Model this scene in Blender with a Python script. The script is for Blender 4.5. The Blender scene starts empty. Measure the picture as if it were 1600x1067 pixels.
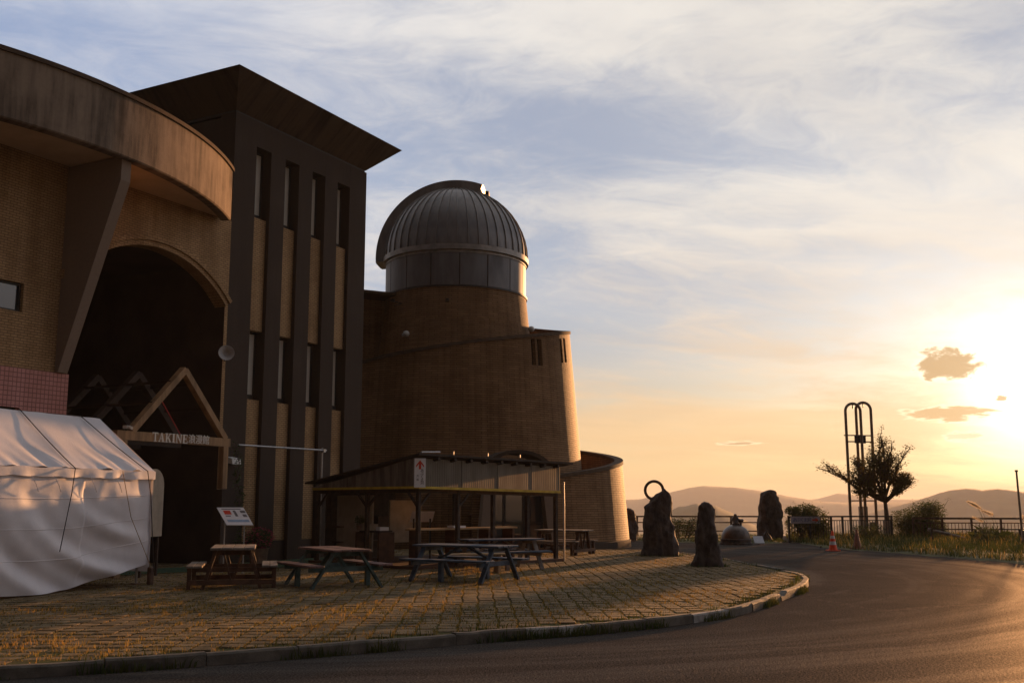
import bpy, bmesh, math, random
from mathutils import Vector, Matrix, noise
import numpy as np
sc = bpy.context.scene
C = sc.collection
PI = math.pi
R = math.radians
# ------------------------------------------------------------------ camera, light, exposure
SUN_AZ, SUN_EL = R(27.2), R(5.6)            # azimuth to the right of +Y
SUN_DIR = Vector((math.sin(SUN_AZ)*math.cos(SUN_EL), math.cos(SUN_AZ)*math.cos(SUN_EL), math.sin(SUN_EL)))
cam = bpy.data.cameras.new('camera'); cam_o = bpy.data.objects.new('camera', cam); C.objects.link(cam_o); sc.camera = cam_o
cam_o.location = (0, 0, 1.55); cam_o.rotation_euler = (R(90+8.894), 0, 0)
cam.sensor_width = 36; cam.lens = 36.45; cam.clip_end = 20000; cam.clip_start = 0.1
sc.view_settings.view_transform = 'Standard'; sc.view_settings.look = 'None'; sc.view_settings.gamma = 1
sc.view_settings.use_curve_mapping = False
sc.view_settings.exposure = 0.9
sc.cycles.use_denoising = True
sc.cycles.volume_bounces = 1
sc.cycles.max_bounces = 6
sl = bpy.data.lights.new('sun', 'SUN'); sl.energy = 5.0; sl.angle = R(0.9); sl.color = (1.0, 0.47, 0.18)
so = bpy.data.objects.new('sun', sl); C.objects.link(so)
so.rotation_euler = SUN_DIR.to_track_quat('Z', 'Y').to_euler(); so.location = SUN_DIR*100

class NT:
    """tiny node-tree writer"""
    def __init__(s, nt): s.nt = nt; nt.nodes.clear()
    def n(s, t, **k):
        nd = s.nt.nodes.new(t)
        for a, v in k.items():
            if a.startswith('i_'): nd.inputs[a[2:].replace('_', ' ')].default_value = v
            else: setattr(nd, a, v)
        return nd
    def l(s, a, b): s.nt.links.new(a, b); return b
    def put(s, sock, v):
        if isinstance(v, (int, float)): sock.default_value = v
        elif isinstance(v, (tuple, list)): sock.default_value = v
        else: s.l(v, sock)
    def m(s, op, a, b=0.0, c=0.0, clamp=False):
        nd = s.n('ShaderNodeMath', operation=op, use_clamp=clamp)
        for i, v in enumerate((a, b, c)): s.put(nd.inputs[i], v)
        return nd.outputs[0]
    def vm(s, op, a, b=(0, 0, 0)):
        nd = s.n('ShaderNodeVectorMath', operation=op)
        s.put(nd.inputs[0], a); s.put(nd.inputs[1], b)
        return nd.outputs['Value'] if op in ('DOT_PRODUCT', 'LENGTH') else nd.outputs[0]
    def comb(s, x, y, z):
        nd = s.n('ShaderNodeCombineXYZ')
        for i, v in enumerate((x, y, z)): s.put(nd.inputs[i], v)
        return nd.outputs[0]
    def smooth(s, v, a, b, x=0.0, y=1.0):
        nd = s.n('ShaderNodeMapRange', interpolation_type='SMOOTHSTEP')
        s.put(nd.inputs[0], v)
        for i, q in enumerate((a, b, x, y)): nd.inputs[i+1].default_value = q
        return nd.outputs[0]
    def noise(s, vec, scale, detail=4.0, rough=0.55, dist=0.0):
        nd = s.n('ShaderNodeTexNoise'); s.put(nd.inputs['Vector'], vec)
        nd.inputs['Scale'].default_value = scale; nd.inputs['Detail'].default_value = detail
        nd.inputs['Roughness'].default_value = rough; nd.inputs['Distortion'].default_value = dist
        return nd.outputs['Fac']
    def mix(s, f, a, b, mode='MIX'):
        nd = s.n('ShaderNodeMix', data_type='RGBA', blend_type=mode)
        s.put(nd.inputs[0], f); s.put(nd.inputs[6], a if not isinstance(a, tuple) else (*a[:3], 1)); s.put(nd.inputs[7], b if not isinstance(b, tuple) else (*b[:3], 1))
        return nd.outputs[2]

SKX, SKY = 3.1, 1.7
def build_world():
    w = bpy.data.worlds.new('World'); sc.world = w; w.use_nodes = True
    w.cycles.sampling_method = 'MANUAL'; w.cycles.sample_map_resolution = 512
    g = NT(w.node_tree)
    sky = g.n('ShaderNodeTexSky', sky_type='NISHITA', sun_disc=False, sun_elevation=SUN_EL, sun_rotation=SUN_AZ)
    sky.air_density = 1.0; sky.dust_density = 0.6; sky.ozone_density = 3.0
    tc = g.n('ShaderNodeTexCoord'); d = tc.outputs['Generated']
    sp = g.n('ShaderNodeSeparateXYZ'); g.l(d, sp.inputs[0]); x, y, z = sp.outputs
    cd = g.vm('DOT_PRODUCT', d, tuple(SUN_DIR))
    cs = g.m('MAXIMUM', cd, 0.0)
    zc = g.m('MAXIMUM', z, 0.0)
    # clear air behind the clouds
    base = g.mix(1.0, sky.outputs[0], (0.165, 0.185, 0.225), 'MULTIPLY')
    dm = g.smooth(cs, 0.55, 0.985, 1.12, 0.58)
    base = g.mix(1.0, base, g.comb(dm, dm, dm), 'MULTIPLY')
    # high thin cloud, laid on a plane far overhead
    k = g.m('DIVIDE', 1.0, g.m('ADD', zc, 0.10))
    p = g.comb(g.m('MULTIPLY', x, k), g.m('MULTIPLY', y, k), 0.0)
    rot = g.n('ShaderNodeVectorRotate', rotation_type='Z_AXIS'); g.l(p, rot.inputs['Vector']); rot.inputs['Angle'].default_value = R(-16)
    ps = g.vm('MULTIPLY', rot.outputs[0], (0.62, 1.0, 1.0))
    wob = g.noise(g.vm('ADD', ps, (2.0, 6.0, 1)), 1.1, 3, 0.5)
    pw = g.vm('ADD', ps, g.comb(g.m('MULTIPLY', wob, 0.9), g.m('MULTIPLY', wob, 0.55), 0.0))
    big = g.noise(g.vm('ADD', pw, (SKX, SKY, 0)), 0.62, 3, 0.5, 0.2)
    mid = g.noise(g.vm('ADD', pw, (9.0, 4.0, 2)), 2.0, 8, 0.60, 0.35)
    fine = g.noise(g.vm('ADD', g.vm('MULTIPLY', pw, (1.5, 1.1, 1)), (1.0, 8.0, 5)), 6.5, 8, 0.68, 0.6)
    cov = g.m('ADD', g.m('MULTIPLY', big, 0.62), g.m('ADD', g.m('MULTIPLY', mid, 0.40), g.m('MULTIPLY', fine, 0.20)))
    veil = g.m('ADD', 0.36, g.m('MULTIPLY', g.smooth(cov, 0.49, 0.70), 0.62))
    # cloud light: pale lilac away from the sun, cream and gold towards it and towards the horizon
    near = g.smooth(cs, 0.55, 0.995)
    low = g.smooth(zc, 0.30, 0.02)
    ccol = g.mix(near, (0.86, 0.855, 0.88), (0.95, 0.88, 0.78))
    ccol = g.mix(g.m('MULTIPLY', low, 0.85), ccol, (0.98, 0.62, 0.30))
    shade = g.noise(g.vm('ADD', ps, (5.0, 2.0, 7)), 1.7, 5, 0.55, 0.4)
    ccol = g.mix(1.0, ccol, g.mix(g.smooth(shade, 0.3, 0.7), (0.86, 0.87, 0.90), (1.06, 1.06, 1.05)), 'MULTIPLY')
    amt = g.m('MULTIPLY', veil, 0.92)
    col = g.mix(amt, base, ccol)
    # band of warm dusty air at the horizon
    hz = g.smooth(zc, 0.17, 0.0)
    hcol = g.mix(near, (0.60, 0.45, 0.32), (1.0, 0.66, 0.30))
    col = g.mix(g.m('MULTIPLY', hz, 0.72), col, hcol)
    # the sky grows dusky away from the setting sun
    dk = g.smooth(cd, -0.45, 0.56, 0.12, 1.0)
    col = g.mix(1.0, col, g.comb(dk, dk, dk), 'MULTIPLY')
    # small low clouds in front of the glow
    az = g.m('ARCTAN2', x, y)
    def puff(a0, e0, sa, se, seed, th):
        q = g.comb(g.m('DIVIDE', g.m('SUBTRACT', az, R(a0)), R(sa)), g.m('DIVIDE', g.m('SUBTRACT', z, math.sin(R(e0))), R(se)), seed)
        fall = g.m('SUBTRACT', 1.0, g.vm('LENGTH', g.comb(g.m('DIVIDE', g.m('SUBTRACT', az, R(a0)), R(sa)), g.m('DIVIDE', g.m('SUBTRACT', z, math.sin(R(e0))), R(se)), 0.0)))
        nn = g.noise(q, 1.6, 6, 0.6, 0.3)
        return g.smooth(g.m('ADD', g.m('MULTIPLY', fall, 0.55), nn), th, th+0.26)
    # sunlight scattered round the sun
    a1 = g.m('MULTIPLY', g.m('POWER', cs, 620.0), 2.2)
    a2 = g.m('MULTIPLY', g.m('POWER', cs, 80.0), 0.17)
    a3 = g.m('MULTIPLY', g.m('POWER', cs, 16.0), 0.05)
    glow = g.mix(1.0, g.mix(1.0, (1.0, 0.86, 0.62), g.comb(a1, a1, a1), 'MULTIPLY'), g.mix(1.0, (1.0, 0.78, 0.52), g.comb(g.m('ADD', a2, a3), g.m('ADD', a2, a3), g.m('ADD', a2, a3)), 'MULTIPLY'), 'ADD')
    col = g.mix(1.0, col, glow, 'ADD')
    for (a0, e0, sa, se, seed, th, dark) in ((22.9, 7.0, 2.0, 1.0, 3.3, 0.50, (0.72, 0.46, 0.22)), (22.9, 4.55, 2.5, 0.5, 8.1, 0.52, (0.92, 0.60, 0.30)), (25.3, 5.2, 0.5, 0.3, 5.5, 0.62, (0.80, 0.52, 0.26)), (23.6, 3.4, 1.7, 0.4, 1.2, 0.66, (1.25, 0.98, 0.62)), (12.3, 3.2, 2.0, 0.2, 6.2, 0.66, (0.78, 0.50, 0.27))):
        pf = puff(a0, e0, sa, se, seed, th)
        col = g.mix(g.m('MULTIPLY', pf, 0.9), col, g.mix(g.smooth(pf, 0.25, 0.95), (2.2, 1.7, 1.15), dark))
    bg = g.n('ShaderNodeBackground'); g.l(col, bg.inputs[0]); bg.inputs[1].default_value = 0.52
    out = g.n('ShaderNodeOutputWorld'); g.l(bg.outputs[0], out.inputs[0])
build_world()
# ------------------------------------------------------------------ materials
MATS = {}
def mat(name, col, rough=0.8, var=0.25, scale=3.0, bump=0.0, bscale=40.0, stretch=(1, 1, 1), col2=None, spec=0.3, metal=0.0,
        coord='Object', emit=None, trans=0.0):
    if name in MATS: return MATS[name]
    m = bpy.data.materials.new(name); m.use_nodes = True; g = NT(m.node_tree)
    tc = g.n('ShaderNodeTexCoord'); src = g.n('ShaderNodeNewGeometry').outputs['Position'] if coord == 'World' else tc.outputs[coord]; v = g.vm('MULTIPLY', src, stretch)
    f = g.noise(v, scale, 6, 0.6)
    c2 = col2 or tuple(c*(1-var) for c in col); c1 = col if col2 else tuple(min(1, c*(1+var*0.6)) for c in col)
    cc = g.mix(g.smooth(f, 0.3, 0.7), c2, c1)
    p = g.n('ShaderNodeBsdfPrincipled'); g.l(cc, p.inputs['Base Color'])
    p.inputs['Roughness'].default_value = rough; p.inputs['Specular IOR Level'].default_value = spec; p.inputs['Metallic'].default_value = metal
    if bump:
        b = g.n('ShaderNodeBump'); b.inputs['Strength'].default_value = bump; b.inputs['Distance'].default_value = 0.02
        g.l(g.noise(v, bscale, 5, 0.65), b.inputs['Height']); g.l(b.outputs[0], p.inputs['Normal'])
    sh = p.outputs[0]
    if trans:
        t = g.n('ShaderNodeBsdfTranslucent'); g.l(cc, t.inputs[0])
        mx = g.n('ShaderNodeMixShader'); mx.inputs[0].default_value = trans; g.l(sh, mx.inputs[1]); g.l(t.outputs[0], mx.inputs[2]); sh = mx.outputs[0]
    o = g.n('ShaderNodeOutputMaterial'); g.l(sh, o.inputs[0])
    MATS[name] = m; return m

def tile_mat(name, col, col2, mortar, bw, bh, ms, coord='UV', bump=0.5, offset=0.5, stain=0.25, rough=0.7):
    m = bpy.data.materials.new(name); m.use_nodes = True; g = NT(m.node_tree)
    tc = g.n('ShaderNodeTexCoord'); v = tc.outputs[coord]
    b = g.n('ShaderNodeTexBrick'); g.l(v, b.inputs['Vector'])
    b.offset = offset; b.squash = 1.0
    b.inputs['Scale'].default_value = 1.0; b.inputs['Brick Width'].default_value = bw; b.inputs['Row Height'].default_value = bh
    b.inputs['Mortar Size'].default_value = ms; b.inputs['Mortar Smooth'].default_value = 0.2
    b.inputs['Color1'].default_value = (*col, 1); b.inputs['Color2'].default_value = (*col2, 1); b.inputs['Mortar'].default_value = (*mortar, 1)
    st = g.m('ADD', g.m('MULTIPLY', g.noise(g.vm('MULTIPLY', v, (2.4, 0.14, 1)), 1.3, 6, 0.6), 0.42), g.m('MULTIPLY', g.noise(v, 0.45, 5, 0.6), 0.60))
    cc = g.mix(g.smooth(st, 0.42, 0.64), b.outputs['Color'], tuple(c*(1-stain) for c in (0.9, 0.85, 0.8)), 'MULTIPLY')
    p = g.n('ShaderNodeBsdfPrincipled'); g.l(cc, p.inputs['Base Color']); p.inputs['Roughness'].default_value = rough
    p.inputs['Specular IOR Level'].default_value = 0.06
    bp = g.n('ShaderNodeBump'); bp.inputs['Strength'].default_value = bump; bp.inputs['Distance'].default_value = 0.012
    inv = g.m('SUBTRACT', 1.0, b.outputs['Fac']); inv = g.m('ADD', inv, g.m('MULTIPLY', g.noise(v, 60, 3), 0.3))
    g.l(inv, bp.inputs['Height']); g.l(bp.outputs[0], p.inputs['Normal'])
    o = g.n('ShaderNodeOutputMaterial'); g.l(p.outputs[0], o.inputs[0]); MATS[name] = m; return m

def concrete_mat(name, col, dark, streak=1.0, rough=0.85):
    """board-marked concrete with dirt that has run down it"""
    m = bpy.data.materials.new(name); m.use_nodes = True; g = NT(m.node_tree)
    tc = g.n('ShaderNodeTexCoord'); v = tc.outputs['UV']
    runs = g.noise(g.vm('MULTIPLY', v, (2.2, 0.22, 1)), 2.2, 7, 0.62)
    blot = g.noise(v, 0.55, 5, 0.6)
    f = g.m('ADD', g.m('MULTIPLY', runs, 0.6*streak), g.m('MULTIPLY', blot, 0.5))
    cc = g.mix(g.smooth(f, 0.38, 0.68), dark, col)
    fine = g.noise(v, 14, 5, 0.65)
    cc = g.mix(1.0, cc, g.mix(fine, (0.82, 0.82, 0.82), (1.15, 1.13, 1.1)), 'MULTIPLY')
    p = g.n('ShaderNodeBsdfPrincipled'); g.l(cc, p.inputs['Base Color']); p.inputs['Roughness'].default_value = rough
    p.inputs['Specular IOR Level'].default_value = 0.06
    bp = g.n('ShaderNodeBump'); bp.inputs['Strength'].default_value = 0.35; bp.inputs['Distance'].default_value = 0.01
    g.l(g.m('ADD', fine, g.noise(v, 60, 3)), bp.inputs['Height']); g.l(bp.outputs[0], p.inputs['Normal'])
    o = g.n('ShaderNodeOutputMaterial'); g.l(p.outputs[0], o.inputs[0]); MATS[name] = m; return m

def glass_mat(name, tint=(0.03, 0.035, 0.04), rough=0.04, metal=0.0):
    m = bpy.data.materials.new(name); m.use_nodes = True; g = NT(m.node_tree)
    p = g.n('ShaderNodeBsdfPrincipled'); p.inputs['Base Color'].default_value = (*tint, 1); p.inputs['Roughness'].default_value = rough
    p.inputs['Metallic'].default_value = metal; p.inputs['Specular IOR Level'].default_value = 0.8; p.inputs['IOR'].default_value = 1.6
    o = g.n('ShaderNodeOutputMaterial'); g.l(p.outputs[0], o.inputs[0]); MATS[name] = m; return m

# ------------------------------------------------------------------ mesh builder
class MB:
    def __init__(s): s.v = []; s.f = []; s.uv = {}
    def add(s, vs, fs, uvs=None):
        k = len(s.v); s.v += [tuple(p) for p in vs]
        for i, f in enumerate(fs):
            if uvs: s.uv[len(s.f)] = uvs[i]
            s.f.append(tuple(k+j for j in f))
        return s
    def box(s, c, d, rz=0.0, M=None, bev=0.0):
        x, y, z = d[0]/2, d[1]/2, d[2]/2
        if bev:
            return s.bevbox(c, d, rz, M, bev)
        vs = [Vector(p) for p in ((-x,-y,-z),(x,-y,-z),(x,y,-z),(-x,y,-z),(-x,-y,z),(x,-y,z),(x,y,z),(-x,y,z))]
        T = M if M is not None else Matrix.Rotation(rz, 3, 'Z')
        return s.add([T@p+Vector(c) for p in vs], [(0,3,2,1),(4,5,6,7),(0,1,5,4),(1,2,6,5),(2,3,7,6),(3,0,4,7)])
    def bevbox(s, c, d, rz=0.0, M=None, b=0.01):
        bm = bmesh.new(); bmesh.ops.create_cube(bm, size=1.0)
        bmesh.ops.scale(bm, vec=d, verts=bm.verts); bmesh.ops.bevel(bm, geom=bm.edges[:], offset=b, segments=1, affect='EDGES')
        T = M if M is not None else Matrix.Rotation(rz, 3, 'Z')
        bm.verts.index_update()
        s.add([T@p.co+Vector(c) for p in bm.verts], [[q.index for q in f.verts] for f in bm.faces]); bm.free(); return s
    def bar(s, a, b, w, h, up=(0, 0, 1), bev=0.0):
        """square bar from a to b"""
        a, b = Vector(a), Vector(b); d = (b-a); L = d.length; x = d/L; u = Vector(up)
        if abs(x.dot(u)) > 0.98: u = Vector((0, 1, 0))
        y = u.cross(x).normalized(); z = x.cross(y)
        M = Matrix((x, y, z)).transposed()
        return s.box((a+b)/2, (L, w, h), M=M, bev=bev)
    def tube(s, pts, r, n=8, cap=True):
        pts = [Vector(p) for p in pts]; rs = r if isinstance(r, (list, tuple)) else [r]*len(pts)
        base = len(s.v); prev = None; vs = []
        for i, p in enumerate(pts):
            t = (pts[min(i+1, len(pts)-1)]-pts[max(i-1, 0)]).normalized()
            if prev is None:
                q = Vector((0, 0, 1)) if abs(t.z) < 0.9 else Vector((1, 0, 0)); prev = t.cross(q).normalized()
            nx = (prev-t*prev.dot(t)).normalized(); prev = nx; ny = t.cross(nx)
            vs += [p+(nx*math.cos(2*PI*j/n)+ny*math.sin(2*PI*j/n))*rs[i] for j in range(n)]
        fs = []
        for i in range(len(pts)-1):
            for j in range(n):
                fs.append((i*n+j, i*n+(j+1) % n, (i+1)*n+(j+1) % n, (i+1)*n+j))
        if cap: fs += [tuple(range(n-1, -1, -1)), tuple((len(pts)-1)*n+j for j in range(n))]
        return s.add(vs, fs)
    def lathe(s, prof, c=(0, 0, 0), n=32, a0=0.0, a1=2*PI):
        full = abs(a1-a0-2*PI) < 1e-6; m = n if full else n+1; vs = []
        for (r, z) in prof:
            vs += [(c[0]+r*math.cos(a0+(a1-a0)*j/n), c[1]+r*math.sin(a0+(a1-a0)*j/n), c[2]+z) for j in range(m)]
        fs = []; uvs = []; lz = 0
        for i in range(len(prof)-1):
            for j in range(n):
                k = (j+1) % m; fs.append((i*m+j, i*m+k, (i+1)*m+k, (i+1)*m+j))
                rr = max(prof[i][0], 0.3); u0, u1 = rr*(a0+(a1-a0)*j/n), rr*(a0+(a1-a0)*(j+1)/n)
                uvs.append([(u0, prof[i][1]), (u1, prof[i][1]), (u1, prof[i+1][1]), (u0, prof[i+1][1])])
        return s.add(vs, fs, uvs)
    def prism(s, poly, axis, a, b):
        """poly: 2d outline in the plane across `axis` (0,1,2), swept from a to b"""
        n = len(poly)
        def P(q, t): r = list(q); r.insert(axis, t); return tuple(r)
        vs = [P(q, a) for q in poly]+[P(q, b) for q in poly]
        fs = [tuple(range(n-1, -1, -1)), tuple(range(n, 2*n))]+[(i, (i+1) % n, n+(i+1) % n, n+i) for i in range(n)]
        return s.add(vs, fs)
    def build(s, name, m, parent=None, smooth=False, angle=None, link=True):
        me = bpy.data.meshes.new(name); me.from_pydata(s.v, [], s.f); me.update()
        bm = bmesh.new(); bm.from_mesh(me); bmesh.ops.recalc_face_normals(bm, faces=bm.faces); bm.to_mesh(me); bm.free()
        lay = me.uv_layers.new(name='UVMap')
        for p in me.polygons:
            if p.index in s.uv:
                old = s.uv[p.index]; m_ = {v: u for v, u in zip(s.f[p.index], old)}
                for li in p.loop_indices: lay.data[li].uv = m_[me.loops[li].vertex_index]
            else:
                n = p.normal
                for li in p.loop_indices:
                    q = me.vertices[me.loops[li].vertex_index].co
                    if abs(n.z) > 0.75: lay.data[li].uv = (q.x, q.y)
                    else:
                        h = Vector((-n.y, n.x, 0)).normalized(); lay.data[li].uv = (q.dot(h), q.z)
        if smooth:
            me.polygons.foreach_set('use_smooth', [True]*len(me.polygons))
            if angle: me.set_sharp_from_angle(angle=R(angle))
        me.materials.append(m)
        o = bpy.data.objects.new(name, me)
        if link: C.objects.link(o)
        if parent is not None: o.parent = parent
        return o

def tag(o, label=None, cat=None, group=None, kind=None):
    if label: o['label'] = label
    if cat: o['category'] = cat
    if group: o['group'] = group
    if kind: o['kind'] = kind
    return o
def thing(name, label, cat, loc=(0, 0, 0), rz=0.0, group=None):
    o = bpy.data.objects.new(name, None); C.objects.link(o); o.location = loc; o.rotation_euler = (0, 0, rz); o.empty_display_size = 0.3
    return tag(o, label, cat, group)
def copy_tree(o, parent=None):
    c = o.copy(); C.objects.link(c)
    if parent is not None: c.parent = parent
    for ch in list(o.children): copy_tree(ch, c)
    return c
def text_mesh(txt, size, depth=0.004):
    cu = bpy.data.curves.new('txt', 'FONT'); cu.body = txt; cu.size = size; cu.extrude = depth/2; cu.align_x = 'CENTER'; cu.align_y = 'CENTER'; cu.resolution_u = 3
    o = bpy.data.objects.new('txt', cu); C.objects.link(o)
    dg = bpy.context.evaluated_depsgraph_get(); dg.update()
    me = bpy.data.meshes.new_from_object(o.evaluated_get(dg)); bpy.data.objects.remove(o); bpy.data.curves.remove(cu)
    return me
def text_part(name, txt, size, m, parent, M, depth=0.004):
    me = text_mesh(txt, size, depth); me.transform(M); me.materials.clear(); me.materials.append(m); me.name = name
    o = bpy.data.objects.new(name, me); C.objects.link(o); o.parent = parent; return o
def frame_matrix(x, y, o):
    x, y = Vector(x).normalized(), Vector(y).normalized(); z = x.cross(y)
    M = Matrix((x, y, z)).transposed().to_4x4(); M.translation = Vector(o); return M
rnd = random.Random(7)
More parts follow.
